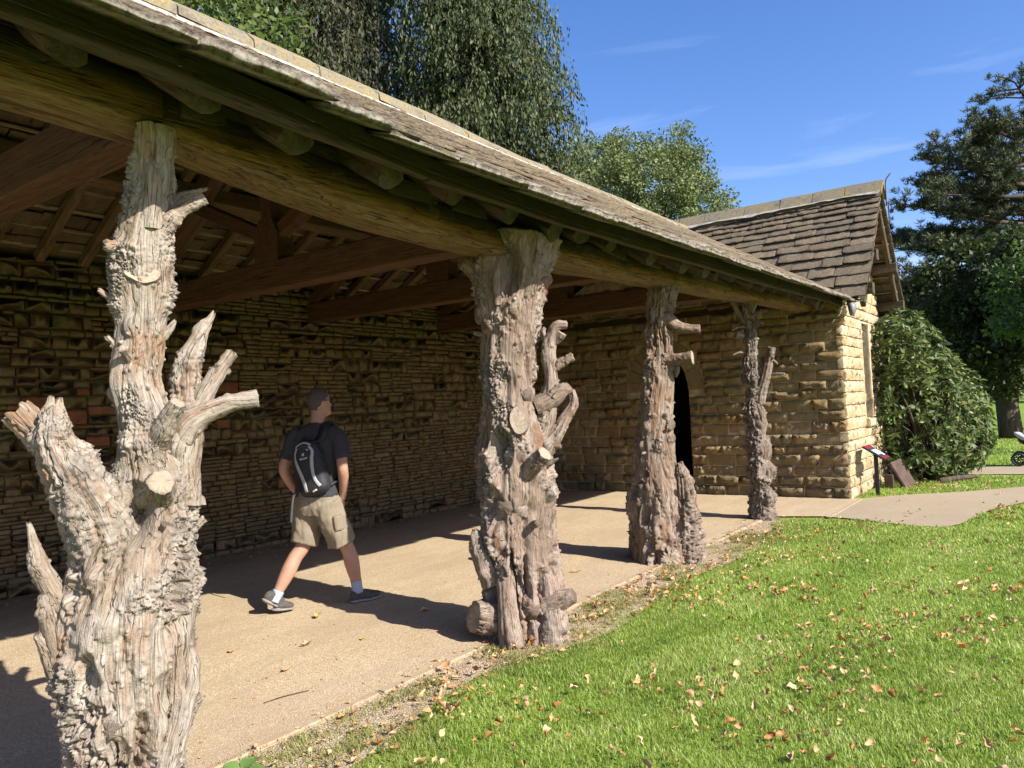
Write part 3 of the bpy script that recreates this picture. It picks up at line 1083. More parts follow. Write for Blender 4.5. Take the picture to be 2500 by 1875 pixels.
roof = thing('shelter_roof', 'long low stone slate roof on timber trusses over the open shelter', 'roof', (6, 5.6, 2.7))
front_light_block = part('front_light_block', new_mesh('front_light_block', [(a, y_, z_ + (sag(a) if y_ < 3 else 0)) for a in np.linspace(-2, 12.05, 30) for y_, z_ in ((2.52, 2.85), (5.6, 4.69))], [[2 * k, 2 * k + 2, 2 * k + 3, 2 * k + 1] for k in range(29)], [MAT['dark_mortar']]), roof)  # unseen sheet beneath the slates, added to stop sun leaking through gaps
back_light_block = part('back_light_block', new_mesh('back_light_block', [(-2, 5.6, 4.82), (-2, 8.6, 3.05), (13.3, 5.6, 4.82), (12.3, 8.6, 3.05)], [[0, 2, 3, 1]], [MAT['dark_mortar']]), roof)  # sheet above the far slates, added to block light from outside
UPF = np.array([0, 1.0, .59]) / math.hypot(1, .59)
NRF = np.array([0, -.59, 1.0]) / math.hypot(1, .59)
items = []
s = 0.0
ci = 0
SLEN = 3.2 / UPF[1]
while s < SLEN - 0.10:
    ex = 0.27 - 0.14 * s / SLEN + random.uniform(-.012, .012)
    if ci == 0:
        ex = 0.05
    base_y, base_z = 2.4 + UPF[1] * s, 2.85 + UPF[2] * s
    xm = EAVE_X + (base_z - EAVE_Z) / SL + 0.10
    x = -1.6 + random.uniform(0, .4)
    while x < xm:
        w = random.uniform(.26, .62) * (1.1 - .35 * s / SLEN)
        w = min(w, xm - x + .05)
        if w < .06:
            break
        th = random.uniform(.020, .034) if ci > 1 else random.uniform(.030, .048)
        cx = x + w / 2
        p = np.array([cx, base_y, base_z + sag(cx) * (1 - s / SLEN)]) + NRF * (0.030 + random.uniform(-.004, .007)) - UPF * random.uniform(-.012, .022)
        ln = min(ex * 2.0 + .1, SLEN - s + .12)
        lift = 0.032 / ln + random.uniform(-.01, .012)
        vis = w * (1.0 if ci < 2 else .6) / (cx * cx + base_y * base_y + 1)
        if cx < 0.6:
            vis *= .02
        items.append((vis, 'eave_slate' if ci < 2 else 'slate', slate_matrix(p, (1, 0, 0), UPF, w - .006, ln, th, lift, random.uniform(-.012, .012))))
        x += w
    s += ex
    ci += 1
lay_slates(front_light_block, items, 300)

# slates of the far slope, seen from below between the rafters
UPB = np.array([0, -1.0, .59]) / math.hypot(1, .59)
NRB = np.array([0, .59, 1.0]) / math.hypot(1, .59)
items = []
s = 0.0
while s < 3.25:
    ex = 0.20 - 0.07 * s / 3.3 + random.uniform(-.01, .01)
    by, bz = 8.45 + UPB[1] * s, 4.738 - (8.45 - 5.6) * .59 + UPB[2] * s
    x = 0.5
    while x < 12.6:
        w = random.uniform(.16, .42)
        p = np.array([x + w / 2, by, bz + random.uniform(-.015, .02)]) + NRB * random.uniform(-.012, .016)
        vis = (w * .2) / ((x * x + by * by)) * (1 if 2.0 < x < 9 else .2)
        items.append((vis, 'under_slate', slate_matrix(p, (-1, 0, 0), UPB, w - .008, ex * 1.5, random.uniform(.02, .03), random.uniform(.05, .14), random.uniform(-.03, .03))))
        x += w
    s += ex
lay_slates(back_light_block, items, 300)

# ridge stones and the white mortar bed beneath them
def ridge_z(x):
    return float(np.interp(x, [-2, 3, 6, 8, 13.4], [4.87, 4.845, 4.825, 4.765, 4.755]))


x = -1.5
while x < 13.3:
    ln = random.uniform(.55, .8)
    ln = min(ln, 13.36 - x)
    if ln < .1:
        break
    prof = [(-.205, -.125), (-.195, -.05), (-.08, .055), (.08, .055), (.195, -.05), (.205, -.125), (.0, .0 - .01)]
    vs, n = [], len(prof)
    for e in (0, 1):
        for a, b in prof:
            vs.append((x + .006 + e * (ln - .012), 5.6 + a + random.uniform(-.006, .006), ridge_z(x + e * ln) + b + random.uniform(-.014, .012)))
    fs = [[i, (i + 1) % n, n + (i + 1) % n, n + i] for i in range(n)] + [list(range(n))[::-1], list(range(n, 2 * n))]
    part('ridge_stone', new_mesh('ridge_stone', vs, fs, [MAT['ridge']]), roof)
    x += ln
xs = np.linspace(-1.5, 13.3, 220)
sg = np.maximum(np.array([ridge_z(v) for v in xs]) - .120, 4.705) - 4.715
lo = wob(xs, 0.10, 9, 3.4)
a = np.c_[xs, 5.6 - .185 + 0 * xs, 4.720 + sg + .0]
b = np.c_[xs, 5.6 - .225 + 0 * xs, 4.680 + .5 * sg]
c = np.c_[xs, 5.6 - .29 + lo, 4.632 + lo * .58]
V = np.vstack([a, b, c])
n = len(xs)
F = [[i, i + 1, n + i + 1, n + i] for i in range(n - 1)] + [[n + i, n + i + 1, 2 * n + i + 1, 2 * n + i] for i in range(n - 1)]
part('mortar_bed', new_mesh('mortar_bed', V, F, [MAT['white_mortar']]), roof)


# ---- timber members: local x along the member, so the grain follows it
def timber(name, p0, p1, w, h, mat, parent, seed=0, wobble=0.004, nseg=None, prof=None, up=(0, 0, 1), taper=1.0):
    p0, p1 = np.array(p0, float), np.array(p1, float)
    ln = np.linalg.norm(p1 - p0)
    ns = nseg or max(3, int(ln / .22))
    t = np.linspace(0, 1, ns)
    c = .012 if min(w, h) > .06 else .003
    if prof is None:
        prof = [(-w / 2 + c, -h / 2), (w / 2 - c, -h / 2), (w / 2, -h / 2 + c), (w / 2, h / 2 - c), (w / 2 - c, h / 2), (-w / 2 + c, h / 2), (-w / 2, h / 2 - c), (-w / 2, -h / 2 + c)]
    k = len(prof)
    V = np.array([[tt * ln, a * (1 + (taper - 1) * tt), b * (1 + (taper - 1) * tt)] for tt in t for a, b in prof])
    V[:, 1:] += wobble * np.c_[fbm(V * [1.5, 4, 4] + seed * 7.7, 2, seed), fbm(V * [1.5, 4, 4] + 31 + seed * 3.1, 2, seed + 1)]
    F = []
    for i in range(ns - 1):
        for j in range(k):
            F.append([i * k + j, i * k + (j + 1) % k, (i + 1) * k + (j + 1) % k, (i + 1) * k + j][::-1])
    F.append(list(range(k)))
    F.append([(ns - 1) * k + j for j in range(k)][::-1])
    me = new_mesh(name, V, F, [mat])
    o = part(name, me, parent)
    ax = (p1 - p0) / ln
    u = np.array(up, float)
    side = np.cross(u, ax)
    side /= np.linalg.norm(side)
    u = np.cross(ax, side)
    M = np.eye(4)
    M[:3, 0], M[:3, 1], M[:3, 2], M[:3, 3] = ax, side, u, p0
    o.matrix_basis = Matrix(M.tolist())
    return o


# eave beam: heavy half-squared logs butted over the posts
BX = [-2.0, 1.72, 4.30, 6.95, 9.5, 12.0]
BZX, BZZ = [-2, 1.3, 1.79, 2.35, 2.95, 3.62, 4.3, 5.0, 6.36, 7.0, 8.5, 10.6, 12], [2.86, 2.80, 2.77, 2.70, 2.64, 2.605, 2.60, 2.625, 2.655, 2.69, 2.73, 2.795, 2.82]


def beam_log(x0, x1, seed):
    ns, nt = 34, 22
    t = np.linspace(0, 1, ns)
    th = np.linspace(0, 2 * math.pi, nt, endpoint=False)
    V, at = [], []
    ln = x1 - x0
    for tt in t:
        zc = float(np.interp(x0 + ln * tt, BZX, BZZ))
        for a in th:
            ca, sa = math.cos(a), math.sin(a)
            k = 1.0 / (abs(ca) ** 4.5 + abs(sa) ** 4.5) ** (1 / 4.5)
            V.append((tt * ln, 0.155 * ca * k, zc + 0.118 + 0.118 * sa * k))
            at.append(sa)
    V = np.array(V)
    d = fbm(V * [1.2, 7, 7] + seed * 5, 4, seed)
    V[:, 1] += .032 * d
    V[:, 2] += .026 * fbm(V * [1.0, 6, 6] + 50 + seed * 5, 4, seed + 3)
    F = []
    for i in range(ns - 1):
        for j in range(nt):
            F.append([i * nt + j, i * nt + (j + 1) % nt, (i + 1) * nt + (j + 1) % nt, (i + 1) * nt + j][::-1])
    F += [list(range(nt)), [(ns - 1) * nt + j for j in range(nt)][::-1]]
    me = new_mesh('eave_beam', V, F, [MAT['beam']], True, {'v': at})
    o = part('eave_beam', me, roof)
    o.matrix_basis = Matrix.Translation((x0 + .002, 3.16, 0))
    return o


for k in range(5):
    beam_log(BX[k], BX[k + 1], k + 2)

# fascia boards under the slate edge, in lengths
x = -1.8
while x < 12.0:
    ln = min(random.uniform(1.7, 2.7), 12.0 - x)
    z0, z1 = 2.900 + sag(x), 2.900 + sag(x + ln)
    timber('fascia_board', (x + .003, 2.60, z0), (x + ln - .003, 2.60, z1), .05, .125, MAT['fascia'], roof, int(x * 7) + 40, .012)
    x += ln
# rafter feet that stick out over the beam
x = 0.25
k = 0
while x < 11.9:
    r = random.uniform(.062, .092)
    y0 = random.uniform(2.66, 2.80)
    z0 = 2.85 + (y0 - 2.4) * .59 - .150 - random.uniform(0, .04) + sag(x)
    y1 = 3.55
    z1 = 2.85 + (y1 - 2.4) * .59 - .12 + sag(x)
    pr = [(math.cos(a) * r * (1.1 + .2 * math.sin(3 * a + k)), math.sin(a) * r * 1.05) for a in np.linspace(0, 2 * math.pi, 12, endpoint=False)]
    timber('rafter_foot', (x, y0, z0), (x + random.uniform(-.05, .05), y1, z1), r, r, MAT['log'], roof, k, .02, 7, prof=pr)
    x += random.uniform(.42, .60)
    k += 1
# rough infill slabs between the rafter feet, on top of the beam
for i in range(18):
    x = 0.5 + i * .63 + random.uniform(-.1, .1)
    timber('infill_slab', (x, 3.05, 2.96 + sag(x)), (x + random.uniform(.25, .45), 3.06, 2.95 + sag(x)), .10, random.uniform(.10, .16), MAT['log'], roof, 300 + i, .03)

# ---- trusses
TX = [1.78, 4.28, 6.58, 9.12]
for k, tx in enumerate(TX):
    zb = [2.80, 2.70, 2.78, 2.80][k]
    zt = zb + .25
    timber('tie_beam', (tx, 3.05, zb + .125), (tx, 8.12, zb + .145), .19, .25, MAT['tie'], roof, 10 + k)
    ky = 5.70
    timber('king_post', (tx, ky, zt - .01), (tx, ky, 4.52), .15, .17, MAT['tie'], roof, 20 + k, up=(1, 0, 0))
    # swollen foot of the king post
    vs = []
    for (zz, hw) in ((zt + .004, .165), (zt + .26, .165), (zt + .40, .09)):
        for sx, sy in ((-1, -1), (1, -1), (1, 1), (-1, 1)):
            vs.append((tx + sx * .088, ky + sy * hw, zz))
    fs = [[0, 3, 2, 1], [8, 9, 10, 11]] + [[r * 4 + i, r * 4 + (i + 1) % 4, r * 4 + 4 + (i + 1) % 4, r * 4 + 4 + i] for r in (0, 1) for i in range(4)]
    part('king_post_foot', new_mesh('king_post_foot', vs, fs, [MAT['tie']]), roof)
    for s in (-1, 1):
        ye, ze = ky + s * 1.20, 4.738 - 1.20 * .59 - .33
        timber('strut', (tx, ky + s * .12, zt + .27), (tx, ye, ze), .12, .13, MAT['tie'], roof, 30 + k * 2 + s)
        y0 = 3.25 if s < 0 else 8.08
        timber('principal_rafter', (tx, y0, zt + .08 if s < 0 else 4.738 - (8.08 - 5.6) * .59 - .31), (tx, ky + s * .06, 4.738 - .24), .15, .19, MAT['tie'], roof, 50 + k * 2 + s)
for s, nm in ((-1, 'f'), (1, 'b')):
    y = 5.6 + s * 1.25
    z = 4.738 - 1.25 * .59 - .20
    for a, b in zip([-1.5] + TX, TX + [12.0]):
        timber('purlin', (a + .004, y, z), (b - .004, y, z), .16, .19, MAT['tie' if s < 0 else 'rafter'], roof, int(a * 3) + s, .006, up=(0, s * .3, 1))
timber('ridge_beam', (-1.5, 5.62, 4.55), (13.3, 5.62, 4.52), .07, .2, MAT['tie'], roof, 77)
timber('wall_plate', (-1.5, 8.11, 3.13), (11.98, 8.11, 3.10), .2, .16, MAT['tie'], roof, 78)
# common rafters of the far slope
x = -0.2
k = 0
while x < 11.9:
    y0 = 8.35
    z0 = 4.738 - (y0 - 5.6) * .59 - .085
    timber('rafter', (x, y0, z0), (x + random.uniform(-.03, .03), 5.66, 4.738 - .085 - .04), .085, .10, MAT['rafter'], roof, 100 + k, .01)
    x += random.uniform(.40, .47)
    k += 1
k = 0
x = 0.2
while x < 11.9:
    timber('rafter', (x, 3.5, 2.85 + 1.1 * .59 - .10), (x, 5.56, 4.738 - .12), .085, .10, MAT['rafter'], roof, 200 + k, .01)
    x += .5
    k += 1
for i in range(11):
    y = 8.2 - i * .235
    z = 4.738 - (y - 5.6) * .59 - .020
    for a, b in ((-1, 3.1), (3.1, 7.2), (7.2, 11.95)):
        timber('batten', (a + .003, y, z), (b - .003, y + random.uniform(-.02, .02), z + random.uniform(-.005, .005)), .04, .024, MAT['batten'], roof, 400 + i, .004)

# ================================================================== LODGE ROOF
lroof = part('roof', new_mesh('roof', [(EAVE_X + .03, 2.24, EAVE_Z + .0), (RX, 2.24, RZ - .04), (FAR_X, 2.24, EAVE_Z), (EAVE_X + .03, 8.6, EAVE_Z), (RX, 8.6, RZ - .04), (FAR_X, 8.6, EAVE_Z)],
             [[0, 1, 4, 3], [1, 2, 5, 4]], [MAT['under_slate']]), lodge)
UPL = np.array([1.0, 0, SL]) / math.hypot(1, SL)
NRL = np.array([-SL, 0, 1.0]) / math.hypot(1, SL)
UPR = np.array([-1.0, 0, SL]) / math.hypot(1, SL)
NRR = np.array([SL, 0, 1.0]) / math.hypot(1, SL)
LL = (RX - EAVE_X) / UPL[0]
items = []
s = -0.04
ci = 0
while s < LL - .12:
    ex = 0.265 - 0.165 * max(s, 0) / LL
    px, pz = EAVE_X + UPL[0] * s, EAVE_Z + UPL[2] * s
    y = 2.20 + (0.0 if ci else 0.02)
    first = True
    while y < 8.3:
        w = random.uniform(.30, .66) * (1.15 - .45 * max(s, 0) / LL)
        if first:
            w = random.uniform(.32, .55)
            first = False
        yc = y + w / 2
        if pz > arc_z(min(yc - w * .5, 5.6)) - .16 - .0 * yc and yc < 6.0:
            p = np.array([px, yc, pz]) + NRL * (.055 + random.uniform(-.006, .008)) - UPL * random.uniform(-.01, .02)
            ln = min(ex * 2.0 + .06, LL - s + .02)
            items.append((w * ex, 'slate', slate_matrix(p, (0, -1, 0), UPL, w - .004, ln, random.uniform(.028, .045), .085 / ln + random.uniform(-.008, .014), random.uniform(-.014, .014))))
        y += w
    s += ex
    ci += 1
s = 0.0
while s < LL - .1:
    ex = 0.24 - 0.10 * s / LL
    px, pz = FAR_X + UPR[0] * s, EAVE_Z + UPR[2] * s
    y = 2.20
    while y < 3.6:
        w = random.uniform(.28, .5)
        p = np.array([px, y + w / 2, pz]) + NRR * .03
        items.append((.0001, 'slate', slate_matrix(p, (0, 1, 0), UPR, w - .008, ex * 2, .03, .03 / ex, 0)))
        y += w
    s += ex
lay_slates(lroof, items, 300)
y = 2.17
while y < 6.2:
    ln = random.uniform(.5, .75)
    prof = [(-.215, -.215), (-.20, -.155), (-.03, .06), (.03, .06), (.20, -.155), (.215, -.215), (0, -.01)]
    n = len(prof)
    vs = [(RX + a + random.uniform(-.006, .006), y + .006 + e * (ln - .012), RZ + .075 + b + random.uniform(-.006, .006)) for e in (0, 1) for a, b in prof]
    fs = [[i, n + i, n + (i + 1) % n, (i + 1) % n] for i in range(n)] + [list(range(n)), list(range(n, 2 * n))[::-1]]
    part('ridge_stone', new_mesh('ridge_stone', vs, fs, [MAT['ridge']]), lroof)
    y += ln
ysr = np.linspace(2.2, 6.2, 80)
lo = wob(ysr, .045, 19, 3.0)
a = np.c_[RX - .185 + 0 * ysr, ysr, RZ - .065 + 0 * ysr]
b = np.c_[RX - .30 + lo, ysr, RZ - .085 - .135 * SL + lo * SL + .115]
V = np.vstack([a, b])
n = len(ysr)
part('mortar_bed', new_mesh('mortar_bed', V, [[i, n + i, n + i + 1, i + 1] for i in range(n - 1)], [MAT['grey_bed']]), lroof)
# gable timbers
timber('barge_rafter', (EAVE_X + .12, 2.30, EAVE_Z - .08), (RX, 2.30, RZ - .17), .07, .12, MAT['log'], lroof, 501)
timber('barge_rafter', (FAR_X - .05, 2.30, EAVE_Z - .12), (RX, 2.30, RZ - .17), .07, .12, MAT['log'], lroof, 502)
for px, pz in ((14.33, 3.66), (14.83, 3.06), (12.66, 3.66), (12.2, 3.10)):
    timber('purlin_end', (px, 2.18, pz), (px, 2.9, pz), .17, .16, MAT['log'], lroof, int(px * 10))
for i in range(7):
    t = .08 + i * .13
    timber('soffit_lath', (FAR_X - (FAR_X - RX) * t, 2.26, EAVE_Z + (RZ - EAVE_Z) * t - .035), (FAR_X - (FAR_X - RX) * t, 2.66, EAVE_Z + (RZ - EAVE_Z) * t - .035), .12, .02, MAT['batten'], lroof, 520 + i)
# two thin iron rods at the gable peak
for pts in ([(13.45, 2.14, 4.55), (13.45, 2.14, 4.92), (13.47, 2.12, 5.0), (13.5, 2.06, 5.08)], [(13.62, 2.14, 4.28), (13.62, 2.14, 4.62)]):
    v, f = tube(pts, [.011] * len(pts), 6, 10)
    part('iron_rod', new_mesh('iron_rod', v, f, [MAT['rust']]), lodge)
# lead valley and crumpled lead spout at the corner
v = [(11.70, 2.30, 2.87), (12.0, 2.20, 2.90), (12.45, 3.2, 3.42), (12.05, 3.1, 3.28), (12.0, 2.55, 2.98)]
vs, fs = [], []
for i in range(12):
    t = i / 11
    for j in range(4):
        w = (j - 1.5) * .10
        vs.append((11.80 + 1.0 * t + w * .7, 2.36 + 1.45 * t - w * .5, 2.86 + .86 * t + .02 * abs(j - 1.5) + random.uniform(-.006, .006)))
for i in range(11):
    for j in range(3):
        fs.append([i * 4 + j, i * 4 + j + 1, i * 4 + 5 + j, i * 4 + 4 + j])
part('lead_valley', new_mesh('lead_valley', vs, fs, [MAT['lead']], smooth=True), lodge)
v, f = tube([(11.88, 2.46, 2.90), (11.80, 2.42, 2.84), (11.77, 2.40, 2.76), (11.79, 2.41, 2.68)], [.05, .075, .07, .04], 14, 14, squash=.7)
v = v + .018 * np.c_[fbm(v * 22, 3, 1), fbm(v * 22 + 9, 3, 2), fbm(v * 22 + 19, 3, 3)]
part('lead_spout', new_mesh('lead_spout', v, f, [MAT['lead']], smooth=True), lodge)

# ================================================================== TREE-TRUNK POSTS
def gnarl(path, nt, ns, seed, lobe=0.10, flute=0.05, burr=1.0, bscale=30.0, knots=0.6, squash=0.92, hollows=(), cap='cut', burr_bias=0.0, endjag=0.0, clefts=1.0):
    """gnarled limb along path rows (x, y, z, r): verts, faces, attributes, material index (1 = cut end)"""
    pr = spath(np.asarray(path, float), ns)
    c, r = pr[:, :3], np.maximum(pr[:, 3], .004)
    T, A, B = frames(c)
    L = np.r_[0, np.cumsum(np.linalg.norm(np.diff(c, axis=0), axis=1))]
    th = np.linspace(0, 2 * math.pi, nt, endpoint=False)
    D = np.cos(th)[None, :, None] * A[:, None, :] + squash * np.sin(th)[None, :, None] * B[:, None, :]
    base = (c[:, None, :] + r[:, None, None] * D).reshape(-1, 3)
    D = D.reshape(-1, 3)
    rr = np.repeat(r, nt)
    ss = np.repeat(L, nt)
    tt = np.tile(th, ns)
    o = seed * 11.37
    lob = fbm(base * [3.2, 3.2, 1.6] + o, 3, seed) * 1.5
    g = np.c_[np.cos(tt) * 2.2, np.sin(tt) * 2.2, ss * 1.1 + o]
    g[:, :2] += .5 * np.c_[fbm(base * 3 + 7, 2, seed + 7), fbm(base * 3 + 91, 2, seed + 8)]
    fl = np.abs(vnoise(g, seed + 2)) * 1.1 + .55 * np.abs(vnoise(g * [2.3, 2.3, 1.5] + 4, seed + 3)) - .45
    disp = rr * (lobe * lob + .7 * lobe * fbm(base * [7.5, 7.5, 5.0] + o + 20, 3, seed + 5) * 1.5 + flute * fl * 1.5)
    mask = sstep(0.02 - burr_bias, 0.26 - burr_bias, fbm(base * [5.0, 5.0, 3.0] + o + 40, 3, seed + 11)) * burr
    wp = np.c_[fbm(base * 40 + 3, 2, seed + 81), fbm(base * 40 + 13, 2, seed + 82), fbm(base * 40 + 23, 2, seed + 83)] * .35
    big = sstep(-.15, .2, fbm(base * 6 + 5, 2, seed + 84))[:, None]
    f1, id1 = worley(base * bscale * (1.45 - .6 * big) + o + wp, seed + 20)
    f2, _ = worley(base * bscale * 2.4 + o + wp, seed + 30)
    d1 = np.sqrt(np.maximum(0, 1 - (f1 / (.45 + .35 * id1)) ** 2))
    d2 = np.sqrt(np.maximum(0, 1 - (f2 / .62) ** 2))
    f4, id4 = worley(base * bscale * 1.25 + 77 + o + wp, seed + 35)
    spots = min(1.0, burr + .1) * (id4 > .93) * np.sqrt(np.maximum(0, 1 - (f4 / .48) ** 2))
    bump = (mask * (.66 * d1 * (.45 + .8 * id1) + .40 * d2 + .2) + .55 * spots) / bscale
    f3, id3 = worley(base * [8.5, 8.5, 6.0] + o, seed + 50)
    on = (id3 > (1 - knots * .5)).astype(float)
    kn = on * np.maximum(0, 1 - (f3 / .33) ** 2)
    pit = (id3 < .16) * np.maximum(0, 1 - (f3 / .26) ** 2)
    small = .006 * fbm(base * [34, 34, 16] + o, 4, seed + 60)
    # eroded clefts that run with the grain
    cl = 1 - np.abs(vnoise(np.c_[np.cos(tt) * 3.4, np.sin(tt) * 3.4, ss * 1.7 + o] + wp * .5, seed + 90)) * 3.2
    cl2 = 1 - np.abs(vnoise(base * [9, 9, 4.5] + o + wp * .6, seed + 91)) * 4.5
    gate = sstep(-.05, .25, fbm(base * 3.0 + o + 60, 2, seed + 92))
    low_ = 1 + .7 * sstep(1.3, .3, base[:, 2])
    erode = low_ * np.minimum(.050, rr * .26) * np.maximum(cl, 0) ** 1.3 * (.25 + .75 * gate) + low_ * np.minimum(.030, rr * .18) * np.maximum(cl2, 0) * gate
    small = small - erode * clefts
    disp = disp + np.minimum(bump, rr * .4) + np.minimum(.028, rr * .35) * kn + small - np.minimum(.045, rr * .45) * pit
    for (hp, hr, hd) in hollows:
        q = np.linalg.norm((base - np.array(hp)) * [1, 1, .55], axis=1) / hr
        disp -= hd * np.maximum(0, 1 - q ** 2)
    V = base + D * disp[:, None]
    if endjag:
        last = np.arange((ns - 1) * nt, ns * nt)
        for back, amt in ((0, 1.0), (1, .6), (2, .3)):
            idx = last - back * nt
            V[idx] += T[-1] * (amt * endjag * (vnoise(np.c_[np.cos(th) * 3, np.sin(th) * 3, np.full(nt, o)], seed + 70)))[:, None]
    i = np.arange(ns - 1)[:, None] * nt
    j = np.arange(nt)[None, :]
    j2 = (j + 1) % nt
    F = np.stack([i + j, i + j2, i + nt + j2, i + nt + j], -1).reshape(-1, 4)
    mi = np.zeros(len(F), int)
    gc = np.c_[np.cos(tt) * rr, np.sin(tt) * rr, ss] + np.array([o, 0, 0])
    at = np.clip(mask * (.35 + .75 * d1) + .7 * kn + .8 * spots, 0, 1)
    # end cap: an inner ring and a centre
    e = (ns - 1) * nt + np.arange(nt)
    cen = V[e].mean(0)
    dish = -.15 * r[-1] if cap == 'cut' else .25 * r[-1]
    inner = V[e] * .55 + cen * .45 + T[-1] * dish * .6 + T[-1] * .004 * RNG.standard_normal((nt, 1))
    n0 = len(V)
    V = np.vstack([V, inner, cen[None] + T[-1] * dish])
    k = np.arange(nt)
    k2 = (k + 1) % nt
    F2 = np.stack([e[k], e[k2], n0 + k2, n0 + k], 1)
    F3 = np.stack([n0 + k, n0 + k2, np.full(nt, n0 + nt), np.full(nt, n0 + nt)], 1)
    F = np.vstack([F, F2])
    mi = np.r_[mi, np.full(nt, 1 if cap == 'cut' else 0)]
    gc = np.vstack([gc, gc[e] * .55, gc[e[:1]] * .0])
    at = np.r_[at, np.zeros(nt + 1)]
    Fl = F.tolist() + [[int(a), int(b), int(cc)] for a, b, cc, _ in F3]
    mi = np.r_[mi, np.full(nt, 1 if cap == 'cut' else 0)]
    return V, Fl, {'gc': gc, 'burr': at}, mi


class Post:
    def __init__(s, base, label, mat, seed):
        s.b = np.array(base, float)
        h = s.b / np.linalg.norm(s.b)
        s.h = np.array([h[0], h[1], 0])
        s.r = np.array([h[1], -h[0], 0])
        s.o = thing('tree_trunk_post', label, 'post', (base[0], base[1], 0), 'gnarled tree-trunk posts along the shelter front')
        s.mat, s.seed = mat, seed

    def at(s, u, z, w=0.0):
        """u metres to the right, z up, w metres towards the lawn side"""
        p = np.array([s.b[0], s.b[1], 0]) + s.r * u - s.h * w
        p[2] = z
        return p

    def trunk(s, prof, nt, ns, w=0.0, **kw):
        s.prof = prof
        rows = [np.r_[s.at(u, z, w), r] for z, u, r in prof[::-1]]
        V, F, at, mi = gnarl(rows, nt, ns, s.seed, cap='blunt', **kw)
        part('trunk', new_mesh('trunk', V, F, [MAT[s.mat], MAT['cut']], True, at, mi), s.o)

    def limb(s, pts, rad, nt=26, ns=30, seed=1, name='branch_stub', **kw):
        """pts: (u, z, w)"""
        rows = [np.r_[s.at(*p), r] for p, r in zip(pts, rad)]
        kw.setdefault('squash', 1.0)
        V, F, at, mi = gnarl(rows, nt, ns, s.seed * 31 + seed, **kw)
        me = new_mesh(name, V, F, [MAT[s.mat], MAT['cut']], True, at, mi)
        part(name, me, s.o)

    def stubs(s, prof, n, seed, lump=0.0, zmin=.1, zmax=2.5, rr=(.012, .026), ll=(.03, .09)):
        r = random.Random(seed)
        zs = [p[0] for p in prof[::-1]]
        for k in range(n):
            z = r.uniform(zmin, zmax)
            u0 = float(np.interp(z, zs, [p[1] for p in prof[::-1]]))
            R = float(np.interp(z, zs, [p[2] for p in prof[::-1]]))
            a = r.uniform(-2.2, 2.2)                      # round the side that faces the lawn
            du, dw = math.sin(a), math.cos(a)
            if r.random() < lump:
                q = r.uniform(.045, .075) * (R / .15) ** .5
                s.limb([(u0 + du * R * .55, z, dw * R * .5), (u0 + du * R * .85, z + .01, dw * R * .8), (u0 + du * (R + q * .35), z + .015, dw * (R * .92 + q * .35))], [q, q * .95, q * .45], 26, 20, 200 + seed + k, 'burl', cap='blunt', burr=1.0, burr_bias=.15, lobe=.2)
            else:
                q, ln, up = r.uniform(*rr), r.uniform(*ll), r.uniform(-.01, .07)
                s.limb([(u0 + du * R * .7, z, dw * R * .65), (u0 + du * R, z + up * .4, dw * R * .92), (u0 + du * (R + ln), z + up, dw * (R * .92 + ln))], [q * 1.9, q * 1.2, q * (1.0 if r.random() < .5 else .35)], 18, 16, 300 + seed + k, 'broken_stub', cap='cut' if r.random() < .5 else 'blunt', burr=.5, endjag=.006)

    def disc(s, u, z, w, ru, rz, tilt=0.5, seed=0):
        """a sawn-off branch face: a low stub with an oval end, looking out and up"""
        n = np.array(-s.h * 1.0)
        n = n + np.array([0, 0, tilt])
        n /= np.linalg.norm(n)
        a = s.r
        b = np.cross(n, a)
        c = s.at(u, z, w)
        th = np.linspace(0, 2 * math.pi, 28, endpoint=False)
        wv = 1 + .16 * vnoise(np.c_[np.cos(th) * 1.6, np.sin(th) * 1.6, np.full(28, seed + .5)], seed)
        rings = []
        for k, (f, d) in enumerate(((1.15, -.06), (1.04, -.008), (1.0, 0.0), (.6, -.003))):
            rings.append(c + (np.cos(th) * ru * f * wv)[:, None] * a + (np.sin(th) * rz * f * wv)[:, None] * b + n * d)
        V = np.vstack(rings + [c[None]])
        F, mi = [], []
        for k in range(3):
            for j in range(28):
                F.append([k * 28 + j, k * 28 + (j + 1) % 28, (k + 1) * 28 + (j + 1) % 28, (k + 1) * 28 + j])
                mi.append(1 if k == 2 else 0)
        for j in range(28):
            F.append([84 + j, 84 + (j + 1) % 28, 112])
            mi.append(1)
        gc = V - c
        part('sawn_knot', new_mesh('sawn_knot', V, F, [MAT[s.mat], MAT['cut']], False, {'gc': gc, 'burr': np.zeros(len(V))}, mi), s.o)


# ---- nearest post: forked, pale, cut branches
P1 = Post((1.50, 3.15), 'nearest forked pale trunk post with many sawn branches', 'post_a', 1)
P1.trunk([(2.80, 0.227, 0.082), (2.63, 0.219, 0.074), (2.492, 0.205, 0.074), (2.351, 0.178, 0.094), (2.159, 0.168, 0.098), (1.968, 0.161, 0.092), (1.854, 0.151, 0.097),
          (1.74, 0.137, 0.10), (1.588, 0.162, 0.106), (1.438, 0.172, 0.118), (1.308, 0.188, 0.150), (1.164, 0.165, 0.178), (1.046, 0.128, 0.215), (0.873, 0.10, 0.238),
          (0.697, 0.084, 0.248), (0.518, 0.083, 0.240), (0.353, 0.086, 0.225), (0.229, 0.071, 0.210), (-0.05, 0.06, 0.215)], 330, 560, lobe=.11, flute=.045, burr=1.0, bscale=42, burr_bias=.02,
         knots=.8, hollows=[(P1.at(.10, 1.20, .15), .085, .09), (P1.at(-.06, .62, .20), .05, .05), (P1.at(.02, .30, .18), .06, .05), (P1.at(.20, .50, .2), .05, .04)])
